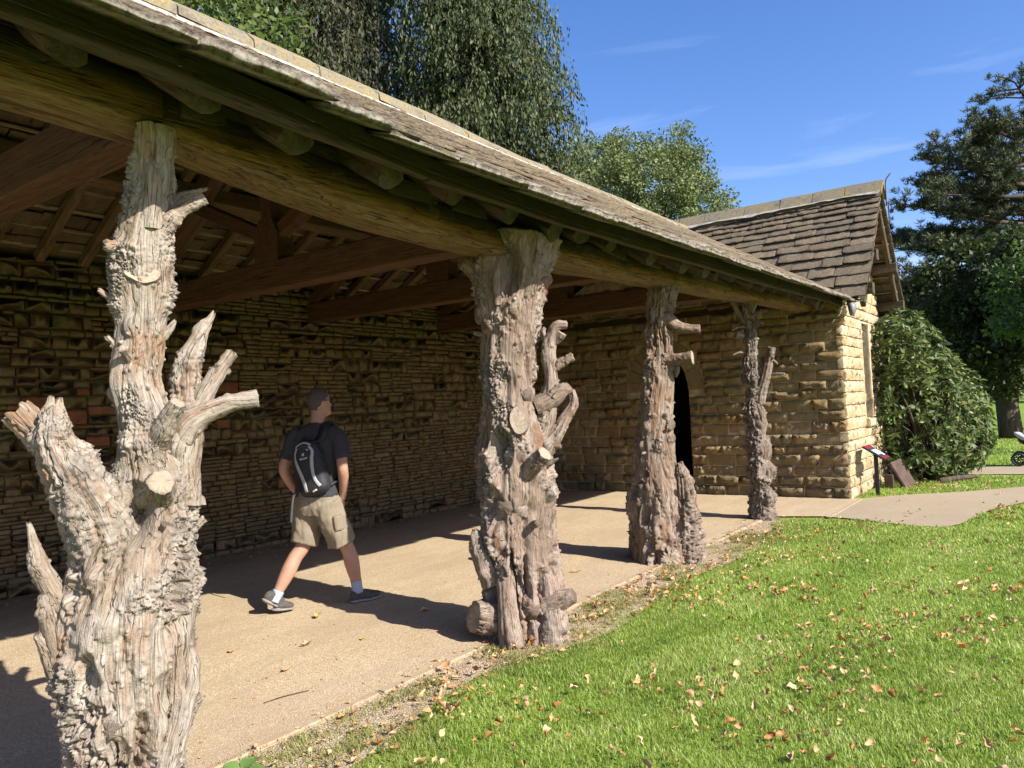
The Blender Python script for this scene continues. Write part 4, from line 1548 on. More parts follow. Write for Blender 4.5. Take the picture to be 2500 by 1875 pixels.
P1.limb([(0.05, 1.02, .0), (0.0, 1.16, .03), (-0.07, 1.32, .04), (-0.13, 1.43, .04), (-0.165, 1.53, .03), (-.155, 1.66, .02)], [.15, .125, .10, .088, .062, .018], 100, 120, 1, 'limb', cap='blunt', burr=.9, bscale=44, endjag=.02)
P1.limb([(-0.08, 1.36, -.01), (-0.165, 1.47, -.03), (-0.235, 1.56, -.05), (-0.285, 1.63, -.06)], [.075, .068, .062, .058], 60, 60, 2, 'limb', burr=.6, endjag=.02)
P1.limb([(.26, 1.22, .0), (.29, 1.38, .0), (.315, 1.52, .0), (.325, 1.60, .0)], [.12, .088, .075, .06], 70, 80, 3, 'limb', cap='blunt', burr=.5)
P1.limb([(.315, 1.52, -.02), (.322, 1.66, -.03), (.335, 1.79, -.04), (.388, 1.92, -.05), (.444, 2.02, -.06)], [.062, .054, .05, .038, .012], 44, 80, 4, burr=.5, cap='blunt', endjag=.03)
P1.limb([(.345, 1.54, .0), (.375, 1.63, .0), (.425, 1.72, .0), (.485, 1.81, .0), (.51, 1.845, .0)], [.055, .048, .038, .030, .026], 40, 64, 5, burr=.9, cap='blunt', endjag=.012)
P1.limb([(.30, 1.49, .03), (.345, 1.555, .05), (.40, 1.59, .06), (.50, 1.63, .07), (.600, 1.643, .08)], [.062, .054, .046, .040, .037], 44, 70, 6, burr=.15, flute=.02)
P1.limb([(.20, 1.48, .08), (.225, 1.535, .13), (.25, 1.59, .17), (.275, 1.632, .20)], [.052, .044, .036, .032], 36, 44, 7, burr=.15, flute=.02)
P1.limb([(.19, 1.27, .06), (.195, 1.295, .15), (.20, 1.325, .23)], [.085, .064, .047], 50, 44, 8, burr=.35, flute=.03)
P1.limb([(.22, 2.36, .03), (.275, 2.405, .04), (.33, 2.455, .05), (.412, 2.507, .06)], [.048, .034, .025, .021], 34, 56, 9, burr=.3)
P1.limb([(.22, 2.45, -.02), (.29, 2.50, -.03), (.35, 2.535, -.03), (.43, 2.572, -.03)], [.035, .026, .022, .008], 26, 40, 10, burr=.5, cap='blunt', endjag=.02)
P1.limb([(.12, 2.28, .03), (.06, 2.275, .05), (.03, 2.283, .06)], [.04, .028, .022], 26, 24, 11, burr=1.0, cap='blunt')
P1.limb([(.09, 2.045, .0), (.045, 2.075, .0), (.005, 2.105, .0)], [.024, .017, .012], 20, 24, 12, burr=.3)
P1.limb([(-.10, .80, .03), (-.17, .91, .03), (-.215, 1.02, .02), (-.252, 1.19, .02)], [.07, .050, .036, .010], 40, 70, 13, burr=.4, cap='blunt')
P1.limb([(-.08, .46, .06), (-.15, .585, .06), (-.19, .68, .06), (-.228, .775, .06)], [.07, .048, .034, .012], 40, 60, 14, burr=.5, cap='blunt')
P1.limb([(-.13, .62, .04), (-.17, .74, .05), (-.195, .84, .05), (-.205, .92, .05)], [.055, .045, .036, .014], 36, 54, 15, burr=1.0, cap='blunt')
P1.limb([(.21, 1.90, .0), (.26, 1.945, .0), (.287, 1.985, .0)], [.028, .016, .005], 20, 24, 16, burr=.3, cap='blunt')
P1.limb([(.20, 2.36, .05), (.205, 2.48, .065), (.208, 2.58, .07), (.206, 2.66, .055)], [.05, .038, .034, .012], 34, 60, 17, burr=.2, cap='blunt')
P1.limb([(.20, .20, .16), (.26, .40, .13), (.30, .55, .09), (.29, .66, .05)], [.05, .05, .04, .012], 40, 60, 18, burr=.3, cap='blunt')
P1.disc(.165, 2.165, .098, .062, .042, .30, 3)

# ---- second post: massive burred trunk
P2 = Post((4.25, 3.20), 'massive pinkish burred trunk post standing right of the walking man', 'post_b', 5)
P2.trunk([(2.75, 0.165, 0.30), (2.62, 0.155, 0.285), (2.483, 0.131, 0.262), (2.318, 0.115, 0.232), (2.154, 0.107, 0.212), (1.958, 0.092, 0.205), (1.633, 0.085, 0.208), (1.31, 0.100, 0.25),
          (0.987, 0.098, 0.255), (0.858, 0.088, 0.24), (0.667, 0.085, 0.268), (0.442, 0.09, 0.275), (0.25, 0.11, 0.288), (0.09, 0.118, 0.295), (-0.08, 0.118, 0.31)], 240, 400, lobe=.14, flute=.07, burr=1.0,
         bscale=30, knots=.7, burr_bias=.0, hollows=[(P2.at(.0, 1.27, .22), .09, .11), (P2.at(-.08, .90, .22), .09, .08), (P2.at(.08, .36, .27), .09, .09), (P2.at(.07, 2.52, .25), .14, .14), (P2.at(.05, 1.75, .2), .07, .05)])
P2.limb([(-.06, 2.48, -.02), (-.13, 2.565, .0), (-.20, 2.615, .02)], [.10, .078, .066], 44, 40, 1, burr=.4)
P2.limb([(.19, 1.30, .02), (.30, 1.42, .04), (.345, 1.58, .05), (.365, 1.72, .05), (.36, 1.86, .05), (.372, 1.98, .05), (.40, 2.085, .05), (.43, 2.115, .05), (.492, 2.118, .05)],
        [.09, .07, .056, .05, .046, .042, .038, .034, .026], 40, 130, 2, burr=.7, bscale=30)
P2.limb([(.365, 1.95, .04), (.345, 2.02, .03), (.325, 2.075, .03), (.335, 2.105, .03)], [.032, .026, .022, .012], 24, 30, 3, burr=.8, cap='blunt')
P2.limb([(.40, 2.0, .05), (.435, 2.03, .06), (.455, 2.06, .07)], [.03, .036, .034], 24, 24, 4, burr=.1)
P2.limb([(.36, 1.785, .05), (.43, 1.845, .06), (.525, 1.893, .07)], [.036, .030, .028], 26, 40, 5, burr=.2)
P2.limb([(.25, 1.56, .06), (.36, 1.60, .07), (.44, 1.655, .07), (.50, 1.66, .06)], [.075, .062, .048, .026], 36, 54, 6, burr=.5, cap='blunt')
P2.limb([(.28, 1.22, .05), (.37, 1.35, .06), (.45, 1.47, .06), (.512, 1.56, .06), (.505, 1.66, .06)], [.085, .062, .042, .034, .022], 36, 70, 7, burr=.15, cap='blunt')
P2.limb([(.17, 1.12, .18), (.22, 1.18, .26), (.285, 1.245, .32)], [.062, .054, .046], 34, 34, 8, burr=.2)
P2.limb([(-.05, .13, .10), (-.15, .15, .15), (-.235, .17, .19)], [.15, .13, .115], 56, 44, 9, burr=.5, name='root_stub')
P2.limb([(.24, .22, .20), (.34, .26, .24), (.435, .30, .27)], [.09, .068, .045], 40, 40, 10, burr=.2, cap='blunt')
P2.limb([(-.08, .38, .12), (-.15, .56, .13), (-.185, .66, .12), (-.21, .73, .11)], [.10, .085, .062, .02], 50, 54, 11, burr=.4, cap='blunt', endjag=.03, name='root_stub')
P2.limb([(.02, -.03, .28), (.0, .14, .27), (-.01, .38, .23), (.0, .62, .19)], [.09, .075, .06, .03], 46, 70, 12, burr=.3, cap='blunt', name='root_stub')
P2.limb([(.28, -.03, .22), (.29, .16, .21), (.28, .34, .17), (.25, .48, .12)], [.12, .10, .075, .03], 46, 60, 13, burr=.3, cap='blunt', name='root_stub')
P2.limb([(.02, 2.26, .19), (.015, 2.38, .22), (.02, 2.48, .235), (.04, 2.57, .235)], [.03, .026, .022, .008], 22, 36, 14, burr=.1, cap='blunt')
P2.disc(.125, 1.475, .275, .062, .095, .12, 5)

# ---- third post
P3 = Post((6.98, 3.28), 'tall brown trunk post with curved horn and sawn stub beside the doorway', 'post_c', 9)
P3.trunk([(2.76, 0.105, 0.145), (2.516, 0.068, 0.142), (2.388, 0.055, 0.146), (2.276, 0.048, 0.150), (2.048, 0.055, 0.142), (1.792, 0.022, 0.155), (1.472, -0.018, 0.165), (1.152, -0.05, 0.188),
          (0.976, -0.053, 0.200), (0.784, -0.04, 0.228), (0.591, -0.025, 0.255), (0.352, -0.005, 0.295), (0.208, -0.005, 0.310), (-.06, -.005, .335)], 200, 340, lobe=.11, flute=.07, burr=.9, bscale=28, knots=.8, burr_bias=-.02,
         hollows=[(P3.at(-.17, .45, .22), .06, .07), (P3.at(.12, .35, .26), .07, .06)])
P3.limb([(.06, 2.34, .06), (.15, 2.345, .08), (.22, 2.29, .09), (.33, 2.255, .10), (.435, 2.245, .11)], [.085, .07, .052, .045, .040], 34, 60, 1, burr=.2, cap='blunt')
P3.limb([(.04, 1.95, .06), (.13, 1.955, .10), (.235, 1.96, .13), (.355, 1.968, .16)], [.10, .072, .066, .066], 36, 50, 2, burr=.25)
P3.limb([(.12, 1.92, .05), (.185, 1.90, .06), (.20, 1.85, .06), (.185, 1.79, .06)], [.05, .036, .026, .012], 26, 34, 3, burr=.5, cap='blunt')
P3.limb([(.20, -.05, .08), (.21, .22, .10), (.215, .48, .10), (.205, .74, .08), (.175, .93, .06)], [.17, .155, .12, .082, .03], 70, 110, 4, burr=1.0, burr_bias=.12, cap='blunt', name='burl', endjag=.03, lobe=.2)
P3.limb([(-.20, -.05, .06), (-.235, .20, .06), (-.255, .42, .05), (-.255, .62, .04), (-.22, .80, .02)], [.12, .11, .09, .07, .03], 56, 90, 5, burr=.8, cap='blunt', name='burl', lobe=.18)
P3.limb([(.0, .12, .14), (.03, .07, .24), (.05, .06, .33)], [.12, .105, .095], 44, 30, 6, burr=.1, name='root_stub')

# ---- fourth post
P4 = Post((9.80, 3.24), 'farthest slender grey trunk post with twiggy top near the lodge corner', 'post_d', 13)
P4.trunk([(2.92, -.016, .07), (2.64, -.02, .056), (2.47, -.008, .064), (2.31, -.022, .092), (2.2, -.01, .066), (2.02, -.025, .088), (1.9, -.008, .074), (1.8, -.02, .108), (1.66, .0, .088), (1.52, -.02, .105),
          (1.39, -.012, .158), (1.27, .02, .150), (1.17, .02, .118), (1.06, -.005, .115), (.95, .012, .148), (.86, .03, .152), (.75, .01, .125), (.63, .035, .160), (.52, .03, .150), (.41, .01, .120), (.30, .03, .142), (.16, .015, .125), (-.03, .022, .145)],
         130, 280, lobe=.20, flute=.08, burr=1.0, bscale=22, knots=1.0, burr_bias=.0)
P4.limb([(.05, 1.50, .02), (.10, 1.67, .04), (.15, 1.83, .05), (.19, 2.0, .06), (.24, 2.19, .07)], [.08, .072, .066, .06, .052], 30, 60, 1, burr=.7)
P4.limb([(-.05, 2.33, .03), (-.12, 2.36, .06), (-.19, 2.38, .09)], [.05, .046, .055], 24, 24, 2, burr=.1)
P4.limb([(-.03, 2.50, .0), (-.10, 2.60, .0), (-.17, 2.735, .0), (-.205, 2.87, .0)], [.05, .042, .036, .032], 22, 36, 3, burr=.6)
P4.limb([(.0, 2.62, .0), (.04, 2.70, .02), (.085, 2.78, .02), (.155, 2.815, .02)], [.036, .03, .024, .016], 18, 30, 4, burr=.4, cap='blunt')
for i, (a, b) in enumerate((((.0, 2.60), (.205, 2.655)), ((.0, 2.53), (.15, 2.50)), ((-.05, 2.47), (-.236, 2.447)), ((.15, 1.82), (.38, 1.84)), ((-.08, 2.14), (-.243, 2.118)), ((.10, 1.57), (.27, 1.605)), ((.22, 2.02), (.30, 1.97)))):
    mid = ((a[0] + b[0]) / 2, (a[1] + b[1]) / 2 + .015, .06)
    P4.limb([(a[0], a[1], .03), mid, (b[0], b[1], .08)], [.022, .016, .011], 14, 18, 10 + i, burr=.3, name='twig_stub')

P1.stubs(P1.prof, 12, 11, .25, .15, 2.3, (.008, .016), (.02, .05))
P2.stubs(P2.prof, 16, 22, .45, .1, 2.3)
P3.stubs(P3.prof, 14, 33, .5, .1, 2.1, (.012, .022), (.02, .06))
P4.stubs(P4.prof, 20, 44, .75, .15, 1.9, (.010, .018), (.03, .09))

# ================================================================== WALKING MAN
def remesh_union(name, parts, voxel, smooth, mats, noise=0.0, nf=20.0):
    v, f = join(parts)
    me = new_mesh(name + '_raw', v, f)
    o = bpy.data.objects.new(name + '_raw', me)
    COL.objects.link(o)
    r = o.modifiers.new('r', 'REMESH')
    r.mode = 'VOXEL'
    r.voxel_size = voxel
    s = o.modifiers.new('s', 'SMOOTH')
    s.iterations = smooth
    s.factor = .5
    dg = bpy.context.evaluated_depsgraph_get()
    out = bpy.data.meshes.new_from_object(o.evaluated_get(dg))
    bpy.data.objects.remove(o)
    bpy.data.meshes.remove(me)
    out.name = name
    out.materials.clear()
    for m in mats:
        out.materials.append(m)
    out.polygons.foreach_set('use_smooth', np.ones(len(out.polygons), bool))
    if noise:
        n = len(out.vertices)
        co = np.empty(n * 3, np.float32)
        no = np.empty(n * 3, np.float32)
        out.vertices.foreach_get('co', co)
        out.vertices.foreach_get('normal', no)
        co, no = co.reshape(-1, 3), no.reshape(-1, 3)
        d = fbm(co * [nf, nf, nf * .55], 3, 5)
        co = co + no * (noise * d)[:, None]
        out.vertices.foreach_set('co', co.astype(np.float32).ravel())
        out.update()
    return out


MO = np.array([4.08, 4.98, 0.0])
MF = np.array([.927, .375, 0.0])          # chest
ML = np.array([-.375, .927, 0.0])
SF = np.array([.96, -.28, 0.0])           # stride
SL_ = np.array([.28, .96, 0.0])
MU = np.array([0, 0, 1.0])


def mp(f, l, z):
    return MO + MF * f + ML * l + MU * z


def lp(f, l, z):
    return MO + SF * f + SL_ * l + MU * z


def ltube(pts, rad, nt=16, ns=18):
    return tube([lp(*p) for p in pts], rad, nt, ns)


def loft(rows, nt=28, fa=None, la=None):
    """rows: (f, l, z, half width, half depth)"""
    fa = MF if fa is None else fa
    la = ML if la is None else la
    th = np.linspace(0, 2 * math.pi, nt, endpoint=False)
    R = [rows[0][:3] + (.002, .002)] + list(rows) + [rows[-1][:3] + (.002, .002)]
    V = []
    for f, l, z, a, b in R:
        ca, sa = np.cos(th), np.sin(th)
        k = 1.0 / (abs(ca) ** 2.4 + abs(sa) ** 2.4) ** (1 / 2.4)
        V.append(mp(f, l, z) + (ca * k * a)[:, None] * la + (sa * k * b)[:, None] * fa)
    V = np.vstack(V)
    n = len(R)
    i = np.arange(n - 1)[:, None] * nt
    j = np.arange(nt)[None, :]
    j2 = (j + 1) % nt
    return V, np.stack([i + j, i + j2, i + nt + j2, i + nt + j], -1).reshape(-1, 4)[:, ::-1]


def ell(c, ax, ra):
    """ellipsoid with axes ax (3 vectors) and radii ra"""
    ns, nt = 16, 20
    ph = np.linspace(.02, math.pi - .02, ns)
    th = np.linspace(0, 2 * math.pi, nt, endpoint=False)
    P = np.stack([np.outer(np.sin(ph), np.cos(th)) * ra[0], np.outer(np.sin(ph), np.sin(th)) * ra[1], np.outer(np.cos(ph), np.ones(nt)) * ra[2]], -1)
    V = np.asarray(c) + P.reshape(-1, 3) @ np.array(ax)
    i = np.arange(ns - 1)[:, None] * nt
    j = np.arange(nt)[None, :]
    j2 = (j + 1) % nt
    F = np.stack([i + j, i + nt + j, i + nt + j2, i + j2], -1).reshape(-1, 4)
    cap0 = np.array([[0, k, k + 1, k + 1] for k in range(1, nt - 1)])
    return V, F


def mtube(pts, rad, nt=16, ns=18):
    return tube([mp(*p) for p in pts], rad, nt, ns)


MAT['skin'] = plain('sunburnt_skin', (0.43, 0.235, 0.16), 0.55, .35, var=.10, scale=14)
MAT['hair'] = plain('short_grey_hair', (0.085, 0.070, 0.058), 0.8, .2, var=.45, scale=120)
MAT['shirt'] = plain('charcoal_cotton', (0.052, 0.049, 0.056), 0.9, .1, var=.15, scale=40)
MAT['shorts'] = plain('khaki_cotton', (0.245, 0.205, 0.148), 0.9, .1, var=.08, scale=60)
MAT['sock'] = plain('pale_blue_sock', (0.36, 0.42, 0.52), 0.9, .1, var=.08, scale=90)
MAT['shoe'] = plain('dark_walking_shoe', (0.085, 0.075, 0.065), 0.8, .2, var=.25, scale=50)
MAT['sole'] = plain('grey_shoe_sole', (0.24, 0.225, 0.205), 0.8, .2, var=.15, scale=50)
MAT['lens'] = plain('black_plastic', (0.012, 0.012, 0.012), 0.2, .5)
MAT['pack'] = plain('black_nylon', (0.022, 0.022, 0.026), 0.6, .3, var=.25, scale=60)
MAT['pack_grey'] = plain('silver_grey_nylon', (0.36, 0.37, 0.36), 0.55, .35, var=.10, scale=70)
MAT['print'] = plain('white_print', (0.72, 0.72, 0.70), 0.6, .3, var=.05)
MAT['strap'] = plain('grey_webbing', (0.095, 0.092, 0.10), 0.8, .2)

man = thing('person', 'man in dark t-shirt and khaki shorts walking away under the shelter, hands in pockets', 'person', tuple(MO))
# head looks to the right of the walking direction
ha = math.radians(-28)
HF = MF * math.cos(ha) + ML * math.sin(ha)
HL = np.cross(MU, HF)
HC = mp(.075, -.012, 1.668)
body = [ell(HC + HF * -.008 + MU * .012, (HL, HF, MU), (.076, .098, .108)), ell(HC + HF * .035 - MU * .055, (HL, HF, MU), (.058, .062, .066)),
        ell(HC + HF * .098 - MU * .012, (HL, HF, MU), (.013, .018, .026)), ell(HC + HF * .082 - MU * .088, (HL, HF, MU), (.026, .022, .020))]
for s in (-1, 1):
    body.append(ell(HC + HL * s * .077 - HF * .008 - MU * .012, (HL, HF, MU), (.012, .021, .033)))
body.append(mtube([(.02, 0, 1.40), (.035, -.003, 1.50), (.055, -.008, 1.60)], [.075, .058, .055]))
body.append(loft([(0, 0, .88, .15, .10), (.01, 0, 1.2, .165, .105), (.015, 0, 1.38, .16, .10), (.02, 0, 1.46, .09, .07)]))
# arms, hands sunk in the shorts' pockets
for s in (-1, 1):
    body.append(mtube([(.02, s * .165, 1.42), (-.01, s * .225, 1.28), (-.055, s * .262, 1.145), (-.01, s * .245, 1.04), (.05, s * .205, .93), (.075, s * .18, .87)], [.055, .050, .044, .042, .033, .030], 16, 26))
    body.append(ell(mp(.085, s * .172, .835), (ML, MF, MU), (.022, .042, .062)))
# legs: left trails with heel raised, right leads
body.append(ltube([(-.04, .085, .86), (-.055, .09, .66), (-.105, .088, .50), (-.17, .088, .42), (-.235, .084, .315), (-.33, .08, .16), (-.345, .08, .12)], [.092, .078, .060, .058, .060, .038, .036], 18, 34))
body.append(ltube([(.04, -.085, .86), (.11, -.09, .66), (.19, -.088, .50), (.225, -.088, .42), (.245, -.086, .33), (.285, -.08, .15), (.29, -.08, .10)], [.092, .078, .060, .058, .062, .040, .036], 18, 34))
part('body', remesh_union('body', body, .009, 4, [MAT['skin']]), man)

# hair: a close cap over the back and top of the skull
hv, hf = ell(HC + HF * -.010 + MU * .014, (HL, HF, MU), (.0785, .1005, .1105))
rel = hv - HC
u, w = rel @ MU, rel @ HF
keep = (u > -.068 + np.clip((w + .045) * 1.15, 0, .13)) & ~((w > .06) & (u < .070))
fk = keep[hf].all(1)
idx = np.cumsum(keep) - 1
hair = new_mesh('hair', hv[keep] + .0025 * RNG.standard_normal((keep.sum(), 3)), idx[hf[fk]], [MAT['hair']], True)
o = part('hair', hair, man)

shirt = [loft([(0, 0, .905, .186, .136), (0, 0, .98, .182, .132), (.005, 0, 1.10, .183, .130), (.012, 0, 1.25, .196, .134), (.016, 0, 1.36, .197, .128), (.02, 0, 1.43, .165, .105), (.025, 0, 1.475, .105, .082), (.03, 0, 1.505, .068, .064)])]
for s in (-1, 1):
    shirt.append(mtube([(.015, s * .12, 1.425), (.008, s * .19, 1.37), (-.012, s * .235, 1.26), (-.022, s * .25, 1.205)], [.075, .077, .074, .077], 18, 16))
part('t_shirt', remesh_union('t_shirt', shirt, .009, 4, [MAT['shirt']], .017, 11), man)
sh = [loft([(0, 0, .755, .165, .125), (0, 0, .82, .182, .142), (0, 0, .90, .178, .136), (0, 0, .965, .168, .126)]),
      ltube([(-.04, .085, .86), (-.055, .095, .70), (-.075, .10, .56), (-.088, .10, .515)], [.118, .118, .112, .114], 22, 18),
      ltube([(.04, -.085, .86), (.085, -.098, .70), (.135, -.10, .56), (.152, -.10, .515)], [.118, .118, .112, .114], 22, 18)]
part('shorts', remesh_union('shorts', sh, .009, 3, [MAT['shorts']], .022, 13), man)
# cargo pocket on the right leg
c = mp(.06, -.205, .70)
pk = [tube([lp(.105, -.20, .64), lp(.085, -.203, .76)], [.058, .058], 14, 6, squash=.45)]
part('cargo_pocket', remesh_union('cargo_pocket', pk, .008, 2, [MAT['shorts']]), man)


def shoe(heel, ball, toe, side, label):
    heel, ball, toe = (lp(*p) for p in (heel, ball, toe))
    d = toe - heel
    d = d / np.linalg.norm(d)
    up = np.cross(d, side) if False else MU - d * d[2]
    up /= np.linalg.norm(up)
    sd = np.cross(up, d)
    d1 = (ball - heel) / np.linalg.norm(ball - heel)
    up1 = np.cross(d1, -sd)
    if up1[2] < 0:
        up1 = -up1
    d2 = (toe - ball) / np.linalg.norm(toe - ball)
    up2 = np.cross(d2, -sd)
    if up2[2] < 0:
        up2 = -up2
    A = [ell(heel + d1 * .045 + up1 * .052, (sd, d1, up1), (.037, .052, .052)), ell(heel + d1 * .11 + up1 * .055, (sd, d1, up1), (.038, .075, .046)),
         ell(ball + up2 * .042, (sd, d2, up2), (.046, .075, .036)), ell(ball + d2 * .045 + up2 * .036, (sd, d2, up2), (.043, .055, .030)),
         ell(heel + d1 * .06 + up1 * .085, (sd, d1, up1), (.038, .045, .026))]
    o = part('shoe', remesh_union('shoe', A, .007, 3, [MAT['shoe']]), man)
    S = [ell(heel + d1 * .05 + up1 * .014, (sd, d1, up1), (.040, .060, .018)), ell(heel + d1 * .12 + up1 * .014, (sd, d1, up1), (.036, .08, .014)),
         ell(ball + d2 * .0 + up2 * .013, (sd, d2, up2), (.050, .085, .016)), ell(ball + d2 * .05 + up2 * .014, (sd, d2, up2), (.046, .058, .015))]
    so = part('sole', remesh_union('sole', S, .006, 2, [MAT['sole']]), o)
    v, f = join([tube([ball + up1 * .078 - d1 * .06 * k - sd * .02, ball + up1 * .086 - d1 * .06 * k, ball + up1 * .078 - d1 * .06 * k + sd * .02], [.003] * 3, 5, 6) for k in (.35, .75, 1.15)])
    part('lace', new_mesh('lace', v, f, [MAT['sole']]), o)


shoe((-.455, .08, .125), (-.30, .082, .02), (-.215, .08, .012), ML, 'l')
shoe((.225, -.08, .004), (.40, -.085, .004), (.49, -.09, .012), ML, 'r')
for a, b in (((-.318, .08, .18), (-.362, .08, .10)), ((.277, -.08, .185), (.292, -.08, .085))):
    v, f = ltube([a, ((a[0] + b[0]) / 2, a[1], (a[2] + b[2]) / 2), b], [.047, .044, .045], 16, 10)
    part('sock', new_mesh('sock', v, f, [MAT['sock']], True), man)
# sunglasses, a thing he wears
sg_ = thing('sunglasses', 'black wraparound sunglasses worn by the walking man', 'sunglasses', tuple(HC))
lens = [ell(HC + HF * .088 + HL * s * .034 + MU * .012, (HL, HF, MU), (.030, .013, .020)) for s in (-1, 1)]
v, f = join(lens)
part('lens', new_mesh('lens', v, f, [MAT['lens']], True), sg_)
for s in (-1, 1):
    v, f = tube([HC + HF * .085 + HL * s * .062 + MU * .018, HC + HF * .04 + HL * s * .079 + MU * .02, HC - HF * .02 + HL * s * .083 + MU * .018], [.005, .004, .003], 6, 8)
    part('temple_arm', new_mesh('temple_arm', v, f, [MAT['lens']]), sg_)

# ---- backpack hung skewed on the right shoulder
BPo = mp(-.135, -.035, 1.155)
tl = math.radians(11)
BN = -MF
BR0 = -ML
BU = MU * math.cos(tl) - BR0 * math.sin(tl)
BR = BR0 * math.cos(tl) + MU * math.sin(tl)
prof = [(-.225, .060, .050), (-.215, .100, .075), (-.18, .128, .098), (-.10, .128, .092), (0.0, .126, .092), (.08, .118, .086), (.14, .106, .078), (.185, .086, .074), (.212, .050, .050), (.222, .012, .02)]


def bp_wd(u):
    a = np.array(prof)
    return np.interp(u, a[:, 0], a[:, 1]), np.interp(u, a[:, 0], a[:, 2])


def bp_pt(r, u, off=0.0):
    w, d = bp_wd(u)
    n = d * (1 - min(.98, abs(r) / w) ** 2.6) ** (1 / 2.6)
    return BPo + BR * r + BU * u + BN * (n + off)


bag = thing('backpack', 'small black backpack with silver side stripes on the walking man', 'backpack', tuple(BPo))
nt = 32
th = np.linspace(0, 2 * math.pi, nt, endpoint=False)
V = []
for u, w, d in [(prof[0][0] - .004, .002, .002)] + [tuple(r) for r in spath([(p[1], p[2], p[0]) for p in prof], 26)[:, [2, 0, 1]]] + [(prof[-1][0] + .004, .002, .002)]:
    ca, sa = np.cos(th), np.sin(th)
    k = 1.0 / (abs(ca) ** 2.6 + abs(sa) ** 2.6) ** (1 / 2.6)
    n_ = np.where(sa > 0, sa * k * d, sa * k * .03)
    V.append(BPo + BU * u + (ca * k * w)[:, None] * BR + n_[:, None] * BN)
V = np.vstack(V)
n = len(V) // nt
i = np.arange(n - 1)[:, None] * nt
j = np.arange(nt)[None, :]
F = np.stack([i + j, i + (j + 1) % nt, i + nt + (j + 1) % nt, i + nt + j], -1).reshape(-1, 4)
V = V + .004 * np.c_[fbm(V * 18, 2, 1), fbm(V * 18 + 7, 2, 2), fbm(V * 18 + 3, 2, 3)]
part('bag_body', new_mesh('bag_body', V, F, [MAT['pack']], True), bag)


def bp_strip(name, pts, wid, mat, off=.0045, ns=22):
    c = spath([(r, u, 0) for r, u in pts], ns)[:, :2]
    ww = spath([(w, 0, i) for i, w in enumerate(wid)], ns)[:, 0]
    T = np.gradient(c, axis=0)
    T /= np.linalg.norm(T, axis=1)[:, None]
    N = np.c_[-T[:, 1], T[:, 0]]
    V = []
    for k in range(ns):
        for s in (-1, -.33, .33, 1):
            q = c[k] + N[k] * s * ww[k] / 2
            V.append(bp_pt(q[0], q[1], off))
    F = [[a * 4 + b, a * 4 + b + 1, a * 4 + 5 + b, a * 4 + 4 + b] for a in range(ns - 1) for b in range(3)]
    o = part(name, new_mesh(name, V, F, [mat], True), bag)
    s = o.modifiers.new('t', 'SOLIDIFY')
    s.thickness = .003
    return o


bp_strip('side_stripe', [(-.055, .165), (-.088, .12), (-.085, .06), (-.062, -.02), (-.042, -.10), (-.032, -.19)], [.016, .022, .030, .030, .030, .026], MAT['pack_grey'])
bp_strip('side_stripe', [(.050, .165), (.072, .12), (.060, .06), (.052, -.02), (.055, -.10), (.085, -.165)], [.016, .022, .028, .026, .026, .026], MAT['pack_grey'])
bp_strip('zip_arc', [(-.075, .165), (-.035, .19), (.02, .195), (.065, .17)], [.012, .014, .014, .012], MAT['pack_grey'])
bp_strip('zip_arc', [(-.05, .155), (0.0, .172), (.045, .158)], [.005, .005, .005], MAT['strap'])
bp_strip('reflector', [(.015, -.197), (.055, -.185)], [.012, .012], MAT['print'], .006, 6)
bp_strip('haul_loop', [(.028, .145), (.038, .132), (.050, .142)], [.006, .006, .006], MAT['pack_grey'], .008, 10)


def text_mesh(body, size):
    cu = bpy.data.curves.new('t', 'FONT')
    cu.body = body
    cu.size = size
    cu.align_x = 'CENTER'
    cu.extrude = .0006
    o = bpy.data.objects.new('t', cu)
    COL.objects.link(o)
    dg = bpy.context.evaluated_depsgraph_get()
    me = bpy.data.meshes.new_from_object(o.evaluated_get(dg))
    bpy.data.objects.remove(o)
    return me


def put_flat(name, me, r, u, off, mat, parent):
    p = bp_pt(r, u, off)
    a = bp_pt(r + .015, u, off) - bp_pt(r - .015, u, off)
    b = bp_pt(r, u + .015, off) - bp_pt(r, u - .015, off)
    a /= np.linalg.norm(a)
    nn = np.cross(a, b)
    nn /= np.linalg.norm(nn)
    b = np.cross(nn, a)
    M = np.eye(4)
    M[:3, 0], M[:3, 1], M[:3, 2], M[:3, 3] = a, b, nn, p
    me.materials.clear()
    me.materials.append(mat)
    o = part(name, me, parent)
    o.matrix_basis = Matrix(M.tolist())


put_flat('printed_name', text_mesh('deuter', .026), -.006, .068, .005, MAT['print'], bag)
# small emblem above the name: a loop and two upright strokes
ring = [(.006 * math.cos(t) - .005, .0075 * math.sin(t) + .004) for t in np.linspace(0, 2 * math.pi, 15)[:-1]]
ev, ef = [], []
for a, b in ring:
    for s in (.68, 1.15):
        ev.append(((a + .005) * s - .005, (b - .004) * s + .004, 0))
n = len(ring)
ef = [[k * 2, k * 2 + 1, (k + 1) % n * 2 + 1, (k + 1) % n * 2] for k in range(n)]
for x0, h in ((.001, .022), (.0065, .017)):
    b0 = len(ev)
    ev += [(x0, -.004, 0), (x0 + .0032, -.004, 0), (x0 + .0032, h, 0), (x0, h, 0)]
    ef.append([b0, b0 + 1, b0 + 2, b0 + 3])
put_flat('printed_emblem', new_mesh('emblem', ev, ef), -.006, .100, .0055, MAT['print'], bag)


def ribbon(pts, wdir, wid, mat, name, th=.006):
    c = spath(pts, 26)
    wdir = np.asarray(wdir, float)
    V = np.vstack([c - wdir * wid / 2, c + wdir * wid / 2])
    n = len(c)
    o = part(name, new_mesh(name, V, [[k, k + 1, n + k + 1, n + k] for k in range(n - 1)], [mat], True), bag)
    s = o.modifiers.new('t', 'SOLIDIFY')
    s.thickness = th
    s.offset = 0
    return o


